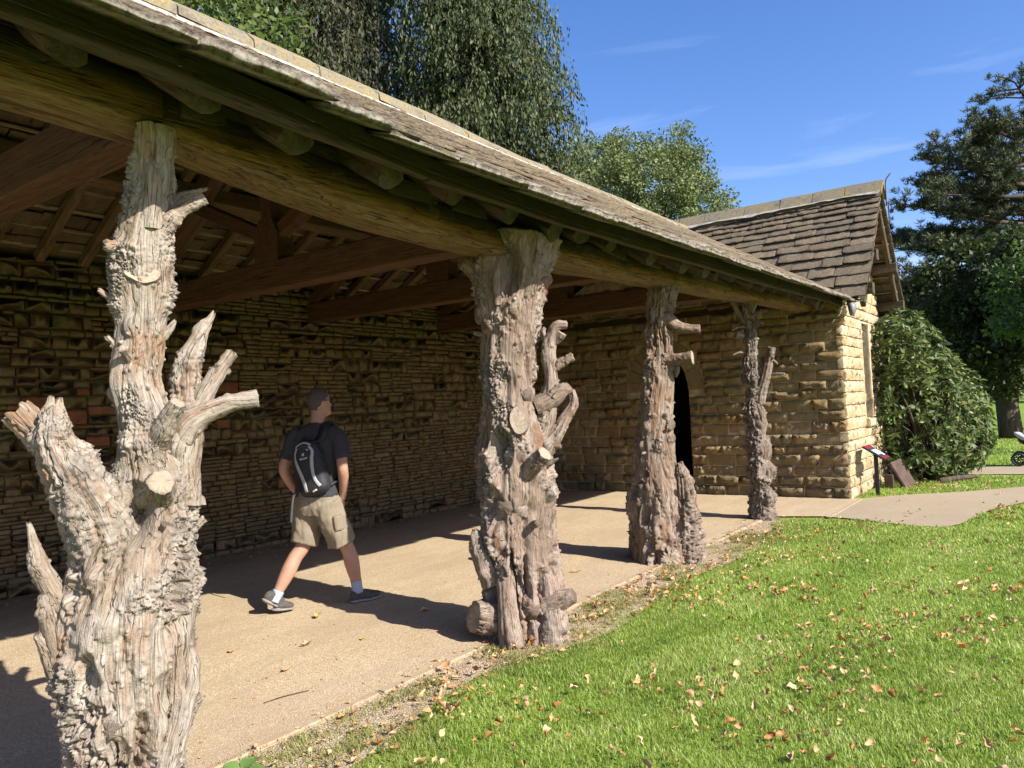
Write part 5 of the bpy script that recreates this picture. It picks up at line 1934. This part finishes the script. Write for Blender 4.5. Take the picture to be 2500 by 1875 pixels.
ribbon([bp_pt(.03, .19, .0) - BN * .02, mp(-.125, -.105, 1.37), mp(-.085, -.125, 1.45), mp(.0, -.125, 1.508), mp(.09, -.12, 1.47), mp(.15, -.12, 1.36), mp(.15, -.15, 1.2), mp(.06, -.20, 1.08), mp(-.10, -.15, 1.0)], ML, .07, MAT['pack'], 'shoulder_strap', .012)
ribbon([bp_pt(-.02, .20, .0) - BN * .02, mp(-.145, .02, 1.40), bp_pt(.02, .20, .0) - BN * .02], MF, .02, MAT['pack'], 'grab_handle', .008)
ribbon([bp_pt(-.115, -.14, .0), mp(-.185, .085, .955), mp(-.20, .10, .93)], BR0, .022, MAT['pack'], 'lower_strap', .008)
ribbon([mp(-.20, .10, .94), mp(-.21, .112, .85), mp(-.205, .13, .72)], BR0, .024, MAT['strap'], 'dangling_strap', .004)

# ================================================================== SMALL THINGS BY THE LODGE
sign = thing('lectern_sign', 'small tilted information sign with red ends on a black post by the lodge corner', 'sign', (12.58, 2.36, 0))
MAT['sign_black'] = plain('black_painted_steel', (0.02, 0.02, 0.022), 0.45, .4)
MAT['sign_red'] = plain('crimson_print', (0.20, 0.015, 0.035), 0.5, .3)
MAT['sign_dark'] = plain('dark_green_print', (0.03, 0.045, 0.05), 0.5, .3)
MAT['sign_pic'] = plain('pale_picture_print', (0.55, 0.56, 0.55), 0.5, .3, var=.35, scale=30)
part('post', box_mesh('post', (12.58, 2.36, .31), (.055, .055, .64), [MAT['sign_black']], .006), sign)
pn = part('panel', box_mesh('panel', (0, 0, 0), (.46, .36, .022), [MAT['sign_black']], .004), sign)
PM = Matrix.Translation((12.58, 2.35, .64)) @ Matrix.Rotation(math.radians(33), 4, 'X')
pn.matrix_basis = PM
for nm, cx, cy, sx, sy, mt in (('printed_field', 0, 0, .44, .34, 'sign_dark'), ('printed_band', 0, .135, .44, .07, 'sign_red'), ('printed_band', 0, -.145, .44, .05, 'sign_red'), ('printed_picture', -.05, .0, .20, .12, 'sign_pic'), ('printed_picture', .13, -.02, .12, .16, 'sign_pic')):
    zz = .0125 if mt == 'sign_dark' else .015
    q = part(nm, new_mesh(nm, [(cx - sx / 2, cy - sy / 2, zz), (cx + sx / 2, cy - sy / 2, zz), (cx + sx / 2, cy + sy / 2, zz), (cx - sx / 2, cy + sy / 2, zz)], [[0, 1, 2, 3]], [MAT[mt]]), sign)
    q.matrix_basis = PM

MAT['slab'] = plain('rust_brown_slab', (0.085, 0.052, 0.036), 0.7, .25, var=.35, scale=9)
slab = link('leaning_slab', box_mesh('leaning_slab', (0, 0, 0), (.26, .075, .46), [MAT['slab']], .012), None, None, 'rust brown slab leaning at the foot of the gable by the bush', 'slab')
slab.matrix_world = Matrix.Translation((13.72, 2.20, .21)) @ Matrix.Rotation(math.radians(-27), 4, 'X') @ Matrix.Rotation(math.radians(-35), 4, 'Z')
blk = link('small_block', box_mesh('small_block', (13.55, 2.36, .10), (.13, .12, .22), [MAT['slab']], .012), None, None, 'small dark upright block between the gable wall and leaning slab', 'block')
v, f = tube([(14.35, 1.75, .03), (14.7, 1.50, .06), (15.1, 1.25, .05)], [.05, .042, .03], 10, 12)
v = v + .012 * np.c_[fbm(v * 9, 2, 1), fbm(v * 9 + 5, 2, 2), fbm(v * 9 + 8, 2, 3)]
link('fallen_branch', new_mesh('fallen_branch', v, f, [MAT['bark']], True), None, None, 'short fallen brown branch on the grass before the rhododendron', 'branch')

# ---- pushchair half out of frame on the far path
pc = thing('pushchair', 'dark pushchair with pale blanket on the far path at the right edge', 'pushchair', (17.9, .55, 0))
MAT['blanket'] = plain('pale_grey_blanket', (0.60, 0.60, 0.62), 0.9, .1, var=.15)
for dx, dy, r in ((-.24, .22, .13), (.24, .22, .13), (-.24, -.42, .15), (.24, -.42, .15)):
    c = np.array([17.9 + dx, .55 + dy, r])
    th = np.linspace(0, 2 * math.pi, 24, endpoint=False)
    ring = [c + np.array([0, math.cos(t) * (r - .02), math.sin(t) * (r - .02)]) for t in th]
    v, f = tube(ring + [ring[0]], [.022] * 25, 8, 60, cap=False)
    wh = part('wheel', new_mesh('tyre', v, f, [MAT['sign_black']], True), pc)
    v, f = join([tube([c, c + np.array([0, math.cos(t) * (r - .03), math.sin(t) * (r - .03)])], [.008, .008], 5, 3) for t in th[::4]] + [tube([c + [-.02, 0, 0], c + [.02, 0, 0]], [.03, .03], 10, 3)])
    part('spokes', new_mesh('spokes', v, f, [MAT['sign_black']]), wh)
fr = []
for sx in (-.22, .22):
    fr += [tube([(17.9 + sx, .77, .13), (17.9 + sx, .45, .45), (17.9 + sx, .0, .95), (17.9 + sx, -.12, 1.02)], [.014] * 4, 8, 16), tube([(17.9 + sx, .13, .15), (17.9 + sx, .40, .50)], [.014] * 2, 8, 4)]
fr.append(tube([(17.68, -.12, 1.02), (18.12, -.12, 1.02)], [.016] * 2, 8, 4))
v, f = join(fr)
part('frame', new_mesh('frame', v, f, [MAT['sign_black']], True), pc)
st = [ell((17.9, .50, .42), ((1, 0, 0), (0, .95, .3), (0, -.3, .95)), (.20, .30, .09)), ell((17.9, .22, .62), ((1, 0, 0), (0, .5, .86), (0, -.86, .5)), (.20, .10, .30))]
v, f = join(st)
part('seat', new_mesh('seat', v, f, [MAT['pack']], True), pc)
v, f = ell((17.9, .60, .52), ((1, 0, 0), (0, .9, .42), (0, -.42, .9)), (.22, .26, .07))
v = v + .02 * np.c_[fbm(v * 8, 2, 1), fbm(v * 8 + 5, 2, 2), fbm(v * 8 + 8, 2, 3)]
part('blanket', new_mesh('blanket', v, f, [MAT['blanket']], True), pc)
v, f = ell((17.9, .12, .80), ((1, 0, 0), (0, 1, 0), (0, 0, 1)), (.23, .24, .22))
part('hood', new_mesh('hood', v, f, [MAT['pack']], True), pc)

# ---- broad-leaved weed at the paving edge in the foreground
wd = thing('weed', 'light green broad-leaved weed at the paving edge in the foreground', 'plant', (2.0, 3.02, 0))
for k, (a, l, el) in enumerate(((.4, .13, .6), (1.9, .12, .75), (3.1, .14, .5), (4.4, .10, .8), (5.4, .12, .55))):
    d = np.array([math.cos(a) * math.cos(el), math.sin(a) * math.cos(el), math.sin(el)])
    s = np.array([-math.sin(a), math.cos(a), 0])
    b0 = np.array([2.0, 3.02, -.01])
    V = []
    for t, w in ((0, .004), (.25, .02), (.45, .036), (.65, .040), (.85, .025), (1.0, .004)):
        c = b0 + d * l * t + np.array([0, 0, -.05 * t * t])
        V += [c - s * w + [0, 0, .008], c, c + s * w + [0, 0, .008]]
    F = [[i * 3 + j, i * 3 + j + 1, i * 3 + 4 + j, i * 3 + 3 + j] for i in range(5) for j in range(2)]
    part('weed_leaf', new_mesh('weed_leaf', V, F, [MAT['weed']], True), wd)
v, f = tube([(2.55, 3.62, .004), (2.66, 3.60, .006), (2.8, 3.55, .004)], [.003] * 3, 5, 8)
link('twig', new_mesh('twig', v, f, [MAT['bark']]), None, None, 'thin dry twig lying on the sunny paving near the kerb', 'twig')

# ================================================================== VEGETATION
def leaves(centres, dirs, size, aspect=0.55, rng=RNG, fold=0.12):
    """leaf-shaped four-point faces: base, side, tip, side"""
    n = len(centres)
    d = dirs / (np.linalg.norm(dirs, axis=1)[:, None] + 1e-9)
    rv = rng.standard_normal((n, 3))
    s = np.cross(d, rv)
    s /= np.linalg.norm(s, axis=1)[:, None] + 1e-9
    nn = np.cross(d, s)
    L = (size * (0.7 + .6 * rng.random(n)))[:, None]
    W = L * aspect * .5
    b = centres
    t = b + d * L
    m = b + d * L * .45
    V = np.stack([b, m + s * W + nn * L * fold, t, m - s * W + nn * L * fold], 1).reshape(-1, 3)
    F = np.arange(4 * n).reshape(n, 4)
    return V, F


def limbs(specs):
    return join([tube(p, r, 7, max(4, len(p) * 3)) for p, r in specs])


def broad_tree(name, label, base, height, centre, radii, nclump, nleaf, lsize, mat, seed, trunk_r=.3, group=None, gap=0.0, clump_r=(.5, 1.1), low=-.6, shell=0.45):
    rng = np.random.default_rng(seed)
    o = thing(name, label, 'tree', base, group)
    bx = np.array(base, float)
    cz = np.array(centre, float)
    cl = []
    while len(cl) < nclump:
        v = rng.standard_normal(3)
        v /= np.linalg.norm(v)
        if v[2] < low:
            continue
        k = shell + (1 - shell) * rng.random() ** .5
        k *= 1 + .09 * vnoise(np.array([v * 2.2 + seed]), seed)[0]
        cl.append(cz + v * np.array(radii) * k)
    cl = np.array(cl)
    specs = [([bx, bx + [rng.uniform(-.2, .2), rng.uniform(-.2, .2), (cz[2] - bx[2]) * .55], cz + [0, 0, radii[2] * .2]], [trunk_r, trunk_r * .75, trunk_r * .25])]
    for i in range(min(26, nclump // 4)):
        t = cl[rng.integers(len(cl))]
        st = bx + (cz - bx) * rng.uniform(.5, .95)
        mid = (st + t) / 2 + np.array([0, 0, rng.uniform(0, .5)])
        specs.append(([st, mid, t], [trunk_r * .34, trunk_r * .18, .02]))
    v, f = limbs(specs)
    part('trunk', new_mesh('trunk', v, f, [MAT['bark']], True), o)
    per = nleaf // nclump
    C, Dr = [], []
    for c in cl:
        R = rng.uniform(*clump_r)
        v = rng.standard_normal((per, 3))
        v /= np.linalg.norm(v, axis=1)[:, None]
        v[:, 2] *= .7
        q = c + v * R * (rng.random((per, 1)) ** .45)
        C.append(q)
        Dr.append(v * .8 + rng.standard_normal((per, 3)) * .7 + np.array([0, 0, -.15]))
    V, F = leaves(np.vstack(C), np.vstack(Dr), lsize, .6, rng)
    part('crown', new_mesh('crown', V, F, [MAT[mat]]), o)
    return o


def drooping_conifer(name, label, base, height, rad, mat, seed, n_br=240, z0=1.5, spray=.34, dens=1.0, top_narrow=.75):
    rng = np.random.default_rng(seed)
    o = thing(name, label, 'tree', base)
    b = np.array(base, float)
    specs = [([b, b + [0, 0, height * .5], b + [0, 0, height * .97]], [.42, .26, .03])]
    C, Dr, Sz = [], [], []
    for i in range(n_br):
        t = (i + rng.random()) / n_br
        z = z0 + t * (height - z0)
        R = rad * (1 - t ** 1.6 * top_narrow) * rng.uniform(.62, 1.12)
        a = i * 2.39996 + rng.uniform(-.3, .3)
        d = np.array([math.cos(a), math.sin(a), 0])
        st = b + [0, 0, z]
        tip = st + d * R + [0, 0, -.10 * R + rng.uniform(-.5, .15)]
        mid = (st + tip) / 2 + [0, 0, .22 * R]
        specs.append(([st, mid, tip], [.05, .032, .008]))
        pts = spath([st, mid, tip], 14)
        nb = int(12 * dens * max(R, 1.0))
        for k in range(nb):
            u = rng.random() ** .65
            p = pts[min(13, int(u * 13.99))] + rng.normal(0, [.16, .16, .08]) * (.5 + u)
            side = np.array([-d[1], d[0], 0]) * rng.normal(0, .28) * (.4 + u)
            p = p + side
            ln = rng.uniform(.30, 1.05)
            m_ = int(6 + 8 * rng.random())
            w = np.linspace(0, 1, m_)[:, None]
            drift = d * rng.uniform(0, .25) + rng.normal(0, .09, 3)
            q = p + w * (np.array([0, 0, -ln]) + drift) + rng.normal(0, .035, (m_, 3))
            C.append(q)
            dd = np.tile(np.array([0, 0, -1.0]) + drift * .6, (m_, 1)) + rng.normal(0, .33, (m_, 3))
            Dr.append(dd)
    v, f = limbs(specs)
    part('trunk', new_mesh('trunk', v, f, [MAT['bark']], True), o)
    V, F = leaves(np.vstack(C), np.vstack(Dr), spray, .34, rng, .05)
    part('crown', new_mesh('crown', V, F, [MAT[mat]]), o)
    return o


drooping_conifer('weeping_cypress', 'tall dark weeping conifer rising behind the shelter roof', (17.6, 13.5, 0), 19.5, 3.6, 'cypress', 21, 400, 2.0, .15, 1.9, .80)
drooping_conifer('brown_conifer', 'dull brownish conifer left of the tall weeping one behind the roof', (14.3, 17.4, 0), 20.0, 3.4, 'brown_conifer', 22, 260, 3.0, .17, 1.3, .7)
drooping_conifer('dark_conifer', 'dark conifer filling the gap behind the weeping and brownish ones', (17.6, 18.6, 0), 21.0, 3.6, 'cypress', 28, 240, 3.0, .19, 1.1, .7)
broad_tree('sycamore_tree', 'leafy sycamore peeping over the ridge at the upper left', (8.6, 14.6, 0), 12, (8.6, 14.6, 9.0), (3.0, 3.0, 3.0), 70, 12000, .15, 'sycamore', 23, .22, clump_r=(.5, .9), low=-.9, shell=.3)
broad_tree('blue_green_tree', 'dark blue-green tree behind the sycamore at the upper left', (10.8, 19.5, 0), 17, (10.8, 19.5, 12.0), (4.0, 4.0, 4.2), 80, 12000, .19, 'dark_oak', 24, .3, low=-.9)
broad_tree('round_tree', 'large round-headed silvery green tree behind where the two roofs meet', (35.0, 15.6, 0), 17, (35.2, 18.0, 10.9), (6.0, 6.0, 4.5), 330, 100000, .15, 'round_leaf', 25, .5, clump_r=(.5, 1.0), low=-.95, shell=.55)
broad_tree('shade_tree', 'dark broadleaf tree with thick trunk standing on the far lawn', (27.6, 1.35, 0), 10, (27.6, .9, 3.9), (2.4, 2.6, 2.5), 100, 24000, .17, 'dark_oak', 26, .34, clump_r=(.5, .95), low=-.97, shell=.25)
broad_tree('bright_tree', 'bright green leafy tree at the right edge below the pine', (21.5, -1.2, 0), 8, (21.5, -.75, 3.5), (1.8, 1.9, 1.7), 60, 13000, .13, 'bright_leaf', 27, .16, clump_r=(.4, .7), low=-.9, shell=.35)

# ---- the pine at the right edge
rng = np.random.default_rng(31)
b = np.array([33.0, -0.5, 0.0])
pine = thing('pine_tree', 'tall dark pine with layered branch pads at the right edge', 'tree', tuple(b))
specs = [([b, b + [.2, .1, 6], b + [0, .3, 12.2]], [.45, .34, .05])]
C, Dr = [], []
for i in range(56):
    t = i / 55
    z = 4.0 + 7.6 * t
    R = (7.4 - 4.4 * t ** 1.6) * rng.uniform(.6, 1.05)
    a = i * 2.399 + rng.uniform(-.4, .4)
    if i % 2 == 0:
        a = math.pi / 2 + rng.uniform(-.9, .9)
    d = np.array([math.cos(a), math.sin(a), 0])
    sd = np.array([-d[1], d[0], 0])
    st = b + [0, .2, z - .6]
    tip = st + d * R + [0, 0, rng.uniform(.1, 1.2)]
    mid = (st + tip) / 2 + [0, 0, -.1]
    specs.append(([st, mid, tip], [.11, .07, .02]))
    pts = spath([st, mid, tip], 20)
    for k in range(int(4.0 * R)):
        u = .38 + .62 * rng.random()
        p0 = pts[min(19, int(u * 19.99))]
        p1_ = p0 + sd * rng.normal(0, .75) + d * rng.uniform(-.1, .5) + [0, 0, rng.uniform(.05, .5)]
        specs.append(([p0, (p0 + p1_) / 2 + [0, 0, .05], p1_], [.03, .022, .01]))
        for q in range(9):
            w_ = rng.uniform(.35, 1.05)
            p = p0 + (p1_ - p0) * w_ + rng.normal(0, [.17, .17, .08])
            m_ = 26
            dv = rng.standard_normal((m_, 3))
            dv[:, 2] = abs(dv[:, 2]) * 1.2 + .15
            C.append(np.tile(p, (m_, 1)) + rng.normal(0, .03, (m_, 3)))
            Dr.append(dv)
v, f = limbs(specs)
part('trunk', new_mesh('trunk', v, f, [MAT['bark']], True), pine)
V, F = leaves(np.vstack(C), np.vstack(Dr), .19, .13, rng, .02)
part('crown', new_mesh('crown', V, F, [MAT['pine']]), pine)

# ---- far trees that close the view across the lawn
for i, (lab, x, y, h, r) in enumerate((('far tree behind the thick trunk on the distant meadow', 95, 6.5, 11, 6.5), ('rightmost far tree on the distant meadow', 88, -5.0, 10, 6.0),
                                       ('far tree seen just right of the rhododendron', 110, 15, 13, 7.5), ('far tree directly behind the lodge gable', 100, 24, 13, 8.0))):
    broad_tree('far_tree', lab, (x, y, 0), h, (x, y, h * .55), (r, r, h * .46), 60, 5200, .62, 'far_leaf', 60 + i, .4, 'far meadow trees', clump_r=(1.2, 2.0), low=-.95)

# ---- rhododendron by the gable
rng = np.random.default_rng(41)
bush = thing('rhododendron', 'big glossy rhododendron bush beside the lodge gable', 'bush', (15.3, 1.8, 0))
lob = [((14.75, 2.05, 1.2), (1.0, .72, 1.35)), ((15.3, 1.72, .95), (1.0, .70, 1.0)), ((14.7, 2.2, 2.2), (.80, .55, .72)), ((16.0, 1.72, .72), (.85, .60, .78)), ((15.6, 2.4, 1.5), (1.2, .8, 1.4)), ((15.1, 1.95, 1.75), (.62, .52, .66))]
C, Dr = [], []
for c, r in lob:
    c, r = np.array(c), np.array(r)
    nros = 420
    v = rng.standard_normal((nros, 3))
    v /= np.linalg.norm(v, axis=1)[:, None]
    k = (.86 + .22 * rng.random((nros, 1))) * (1 + .12 * fbm(v * 2.5 + c, 2, 4)[:, None])
    P = c + v * r * k
    P = P[P[:, 2] > .12]
    nv = (P - c) / r
    nv /= np.linalg.norm(nv, axis=1)[:, None]
    for p, q in zip(P, nv):
        q = q + np.array([0, 0, .35])
        q /= np.linalg.norm(q)
        a = np.cross(q, [.3, .5, .8])
        a /= np.linalg.norm(a)
        bb = np.cross(q, a)
        m_ = 9
        th = rng.random() * 6 + np.arange(m_) * 6.283 / m_ + rng.normal(0, .2, m_)
        el = rng.uniform(-.15, .55, m_)
        dv = (np.cos(th)[:, None] * a + np.sin(th)[:, None] * bb) * np.cos(el)[:, None] + q * np.sin(el)[:, None]
        C.append(np.tile(p, (m_, 1)))
        Dr.append(dv)
V, F = leaves(np.vstack(C), np.vstack(Dr), .115, .36, rng, .06)
part('foliage', new_mesh('foliage', V, F, [MAT['rhodo']]), bush)
specs = []
for i in range(46):
    c, r = lob[i % len(lob)]
    v = rng.standard_normal(3)
    v /= np.linalg.norm(v)
    e = np.array(c) + v * np.array(r) * .95
    s0 = np.array([15.1 + rng.uniform(-.5, .7), 1.95 + rng.uniform(-.2, .2), 0])
    specs.append(([s0, (s0 + e) / 2 + rng.normal(0, .15, 3), e], [.035, .022, .008]))
v, f = limbs(specs)
part('stem', new_mesh('stem', v, f, [MAT['bark']], True), bush)

# ================================================================== GRASS
rng = np.random.default_rng(51)


def lawn_edge(x):
    return np.interp(x, np.arange(-3.0, 9.9, .15), edge)


def in_poly(x, y, poly):
    inside = np.zeros(len(x), bool)
    n = len(poly)
    for i in range(n):
        x0, y0 = poly[i]
        x1, y1 = poly[(i + 1) % n]
        c = ((y0 > y) != (y1 > y)) & (x < (x1 - x0) * (y - y0) / (y1 - y0 + 1e-12) + x0)
        inside ^= c
    return inside


PATH = [tuple(q) for q in low] if False else None
path_poly = [tuple(q) for q in spath([(10.18, 2.52, 0), (10.10, 2.16, 0), (9.86, 1.6, 0), (9.80, 1.2, 0), (10.2, 1.02, 0), (11.15, 0.88, 0), (12.2, 0.5, 0), (13.4, -0.4, 0), (14.0, -3.0, 0), (14.2, -9, 0)], 50)[:, :2]] + [tuple(q) for q in upp[::-1]]


def blades(n, region, hmin, hmax, wid, edge_dry=True):
    x0, x1, y0, y1 = region
    x = rng.uniform(x0, x1, n)
    y = rng.uniform(y0, y1, n)
    # keep the wedge the camera can see, with a margin
    ang = np.degrees(np.arctan2(y, x))
    e = np.where(x < 9.9, lawn_edge(x), 2.9)
    e = e + .06 * vnoise(np.c_[x * 5, y * 5, 0 * x], 3)
    ok = (ang < 75) & (ang > -16) & (x * x + y * y > 1.2)
    ok &= ((x < 9.95) & (y < e)) | ((x >= 9.95) & (y < 2.2 + (x > 12) * .35))
    ok &= ~in_poly(x, y, path_poly)
    ok &= ~((x > 15.8) & (x < 18.0))
    x, y, e = x[ok], y[ok], e[ok]
    dist = e - y
    # sparse and dry next to the bare strip
    keep = rng.random(len(x)) < np.where(x < 9.9, np.clip(.16 + dist * 3.0 + .5 * vnoise(np.c_[x * 4, y * 4, 0 * x], 13), 0.03, 1.0), 1)
    x, y, dist = x[keep], y[keep], dist[keep]
    dry = np.clip((.50 - dist) * 2.2 + .5 * vnoise(np.c_[x * 3, y * 3, 0 * x], 9), 0, 1) * (x < 9.9) * (rng.random(len(x)) < .85)
    dry = np.maximum(dry, (rng.random(len(x)) < .06) * .8)
    n = len(x)
    tuft = .75 + .5 * (fbm(np.c_[x * 2.2, y * 2.2, 0 * x], 3, 8) + .5)
    h = rng.uniform(hmin, hmax, n) * tuft * np.clip(.45 + dist * 1.4, .45, 1.0)
    a = rng.uniform(0, 6.283, n)
    lean = rng.uniform(.1, .95, n) * h
    b = np.c_[x, y, np.full(n, -.022)]
    s = np.c_[-np.sin(a), np.cos(a), 0 * a] * (wid * rng.uniform(.6, 1.2, n))[:, None] * .5
    la = a + rng.normal(0, .6, n)
    tip = b + np.c_[np.cos(la) * lean, np.sin(la) * lean, h]
    mid = b + np.c_[np.cos(la) * lean * .3, np.sin(la) * lean * .3, h * .58]
    V = np.stack([b - s, b + s, mid + s * .8, mid - s * .8, tip], 1).reshape(-1, 3)
    k = np.arange(n)[:, None] * 5
    F = np.vstack([k + np.array([0, 1, 2]), k + np.array([0, 2, 3]), k + np.array([3, 2, 4])])
    return V, F, np.repeat(dry, 5)


sets = [blades(230000, (0.9, 5.2, -1.6, 3.05), .016, .036, .0042), blades(160000, (3.6, 9.9, -2.6, 3.2), .018, .040, .0060),
        blades(80000, (8.5, 17.0, -5.0, 3.0), .024, .052, .012), blades(36000, (14.0, 34.0, -9.0, 3.2), .03, .06, .03)]
# dry tufts straggling over the bare strip
tx, ty = [], []
for k in range(420):
    cx_ = rng.uniform(1.6, 9.6)
    cy_ = lawn_edge(cx_) + rng.uniform(-.25, .20)
    if cy_ > 3.13 or vnoise(np.array([[cx_ * 2.2, cy_ * 2, 5.5]]), 6)[0] < -.1:
        continue
    nb_ = int(rng.integers(20, 60))
    tx.append(cx_ + rng.normal(0, .045, nb_))
    ty.append(np.minimum(cy_ + rng.normal(0, .035, nb_), 3.15))
tx, ty = np.concatenate(tx), np.concatenate(ty)
n = len(tx)
h = rng.uniform(.012, .04, n)
a = rng.uniform(0, 6.283, n)
b = np.c_[tx, ty, np.full(n, -.014)]
s = np.c_[-np.sin(a), np.cos(a), 0 * a] * .0022
tip = b + np.c_[np.cos(a) * h * 1.1, np.sin(a) * h * 1.1, h]
mid = b + np.c_[np.cos(a) * h * .35, np.sin(a) * h * .35, h * .6]
V = np.stack([b - s, b + s, mid + s * .8, mid - s * .8, tip], 1).reshape(-1, 3)
k = np.arange(n)[:, None] * 5
sets.append((V, np.vstack([k + np.array([0, 1, 2]), k + np.array([0, 2, 3]), k + np.array([3, 2, 4])]), np.repeat(rng.uniform(.3, 1, n), 5)))
Vs, Fs, Ds, off = [], [], [], 0
for V, F, D_ in sets:
    Vs.append(V)
    Fs.append(F + off)
    Ds.append(D_)
    off += len(V)
link('grass', new_mesh('grass', np.vstack(Vs), np.vstack(Fs), [MAT['grass']], False, {'dry': np.concatenate(Ds)}), kind='stuff', label='short green lawn grass', cat='grass')


# ================================================================== FALLEN LEAVES
def dead_leaf(seed, mat):
    r = np.random.default_rng(seed)
    n = 7
    t = np.linspace(0, 1, n)
    wd = np.sin(np.clip(t, .02, 1) ** .8 * math.pi) * (.19 + .1 * r.random()) * (1 + .25 * r.standard_normal(n))
    wd = np.abs(wd) + .012
    curl = r.uniform(.5, 2.2)
    bend = r.uniform(-.5, .9)
    V = []
    for i in range(n):
        zc = bend * (t[i] - .5) ** 2 * 1.0 + .04 * r.standard_normal()
        for s in (-1, 0, 1):
            V.append((t[i] - .5, s * wd[i], zc + abs(s) * wd[i] * curl * r.uniform(.6, 1.2) + .03 * r.standard_normal()))
    F = []
    for i in range(n - 1):
        for j in range(2):
            F.append([i * 3 + j, i * 3 + j + 1, i * 3 + 4 + j, i * 3 + 3 + j])
    V = np.array(V)
    V[:, 2] -= V[:, 2].min()
    return V, np.array(F), new_mesh('fallen_leaf', V, F, [MAT[mat]], True)


DL = [dead_leaf(k, 'dead_leaf' if k % 8 else 'yellow_leaf') for k in range(16)]
cand = []
while len(cand) < 2700:
    x, y = random.uniform(1.2, 15), random.uniform(-3.2, 3.1)
    if y > (lawn_edge(x) + .25 if x < 9.9 else 2.2):
        continue
    if math.degrees(math.atan2(y, x)) < -14:
        continue
    d = math.hypot(x, y)
    pr = .75 if d < 9 else .35
    pr *= .18 + 1.4 * max(0, min(1, .35 + 1.9 * vnoise(np.array([[x * 1.6, y * 1.6, 2.2]]), 4)[0]))
    if y > (lawn_edge(x) - .45 if x < 9.9 else 9):
        pr *= 1.3
    if random.random() > pr:
        continue
    if x > 9.7 and bool(in_poly(np.array([x]), np.array([y]), path_poly)[0]):
        if random.random() > .06:
            continue
    cand.append((d, x, y))
cand.sort()
rest = []
for i, (d, x, y) in enumerate(cand):
    k = random.randrange(16)
    if DL[k][2].materials[0].name.endswith('yellow') and random.random() < .3:
        k = 1
    sz = random.choice((random.uniform(.022, .042), random.uniform(.035, .068)))
    M = Matrix.Translation((x, y, random.uniform(.006, .034))) @ Matrix.Rotation(random.uniform(0, 6.28), 4, 'Z') @ Matrix.Rotation(random.gauss(0, .6), 4, 'X') @ Matrix.Rotation(random.gauss(0, .6), 4, 'Y') @ Matrix.Diagonal((sz, sz, sz, 1))
    if i < 285:
        o = link('fallen_leaf', DL[k][2], None, None, 'curled brown autumn leaf lying on the green lawn grass', 'leaf', 'autumn leaves on the lawn')
        o.matrix_world = M
    else:
        m4 = np.array(M)
        rest.append((DL[k][0] @ m4[:3, :3].T + m4[:3, 3], DL[k][1]))
v, f = join(rest)
link('leaf_litter', new_mesh('leaf_litter', v, f, [MAT['dead_leaf']]), kind='stuff', label='scatter of smaller farther brown leaves across the lawn', cat='leaves')
# litter of tiny leaves along the foot of the rubble wall and the earth strip
rest = []
for i in range(1250):
    if i >= 900:
        x, y = random.uniform(1.9, 11.5), 3.25 + abs(random.gauss(0, 1.3))
        if y > 7.9:
            continue
        sz = random.uniform(.008, .024)
    elif i < 420:
        x, y = random.uniform(2.5, 11.8), 7.95 - abs(random.gauss(0, .35))
        sz = random.uniform(.02, .05)
    else:
        x = random.uniform(2.0, 9.6)
        y = lawn_edge(x) + random.uniform(-.35, .24)
        sz = random.uniform(.018, .05)
    M = Matrix.Translation((x, y, .003)) @ Matrix.Rotation(random.uniform(0, 6.28), 4, 'Z') @ Matrix.Rotation(random.gauss(0, .25), 4, 'X') @ Matrix.Diagonal((sz, sz, sz * .6, 1))
    k = random.randrange(16)
    m4 = np.array(M)
    rest.append((DL[k][0] @ m4[:3, :3].T + m4[:3, 3], DL[k][1]))
v, f = join(rest)
link('dry_litter', new_mesh('dry_litter', v, f, [MAT['dead_leaf']]), kind='stuff', label='dry crumbled leaf litter along the wall foot and bare earth strip', cat='leaves')
for i, (x, y, k, sz, lab) in enumerate(((3.35, 4.25, 2, .085, 'red-brown leaf on the paving between the nearest posts'), (3.62, 4.0, 8, .06, 'small pale leaf on the paving beside the red-brown one'), (4.35, 4.1, 3, .08, 'brown leaf on the paving near the second post'),
                                        (3.85, 4.75, 0, .09, 'yellow leaf on the paving by the heel of the walking man'), (6.05, 3.75, 8, .09, 'yellow leaf on the paving between the second and third posts'), (2.95, 3.95, 5, .07, 'crumpled tan leaf on the paving right of the nearest post'), (3.0, 4.6, 6, .06, 'small brown leaf on the paving left of the walking man'))):
    o = link('fallen_leaf', DL[k][2], None, None, lab, 'leaf')
    o.location = (x, y, .003)
    o.scale = (sz, sz, sz)
    o.rotation_euler = (0, 0, i * 1.3)
# grit along the bare strip
rest = []
ico = [(0, 0, 1), (.9, 0, .4), (.28, .85, .45), (-.72, .5, .4), (-.7, -.55, .42), (.3, -.85, .4), (0, 0, -.2)]
icf = np.array([[0, 1, 2], [0, 2, 3], [0, 3, 4], [0, 4, 5], [0, 5, 1], [6, 2, 1], [6, 3, 2], [6, 4, 3], [6, 5, 4], [6, 1, 5]])
for i in range(4200):
    x = random.uniform(1.5, 9.6) if i % 2 else random.uniform(1.8, 5)
    y = lawn_edge(x) + random.uniform(-.22, .30)
    r = random.uniform(.002, .0055)
    rest.append((np.array(ico) * r * (.7 + .6 * np.random.rand(7, 1)) + np.array([x, y, -.010 if y < 3.15 else .0]), icf))
v, f = join(rest)
link('grit', new_mesh('grit', v, f, [MAT['kerb']]), kind='stuff', label='loose pale grit along the paving edge', cat='grit')
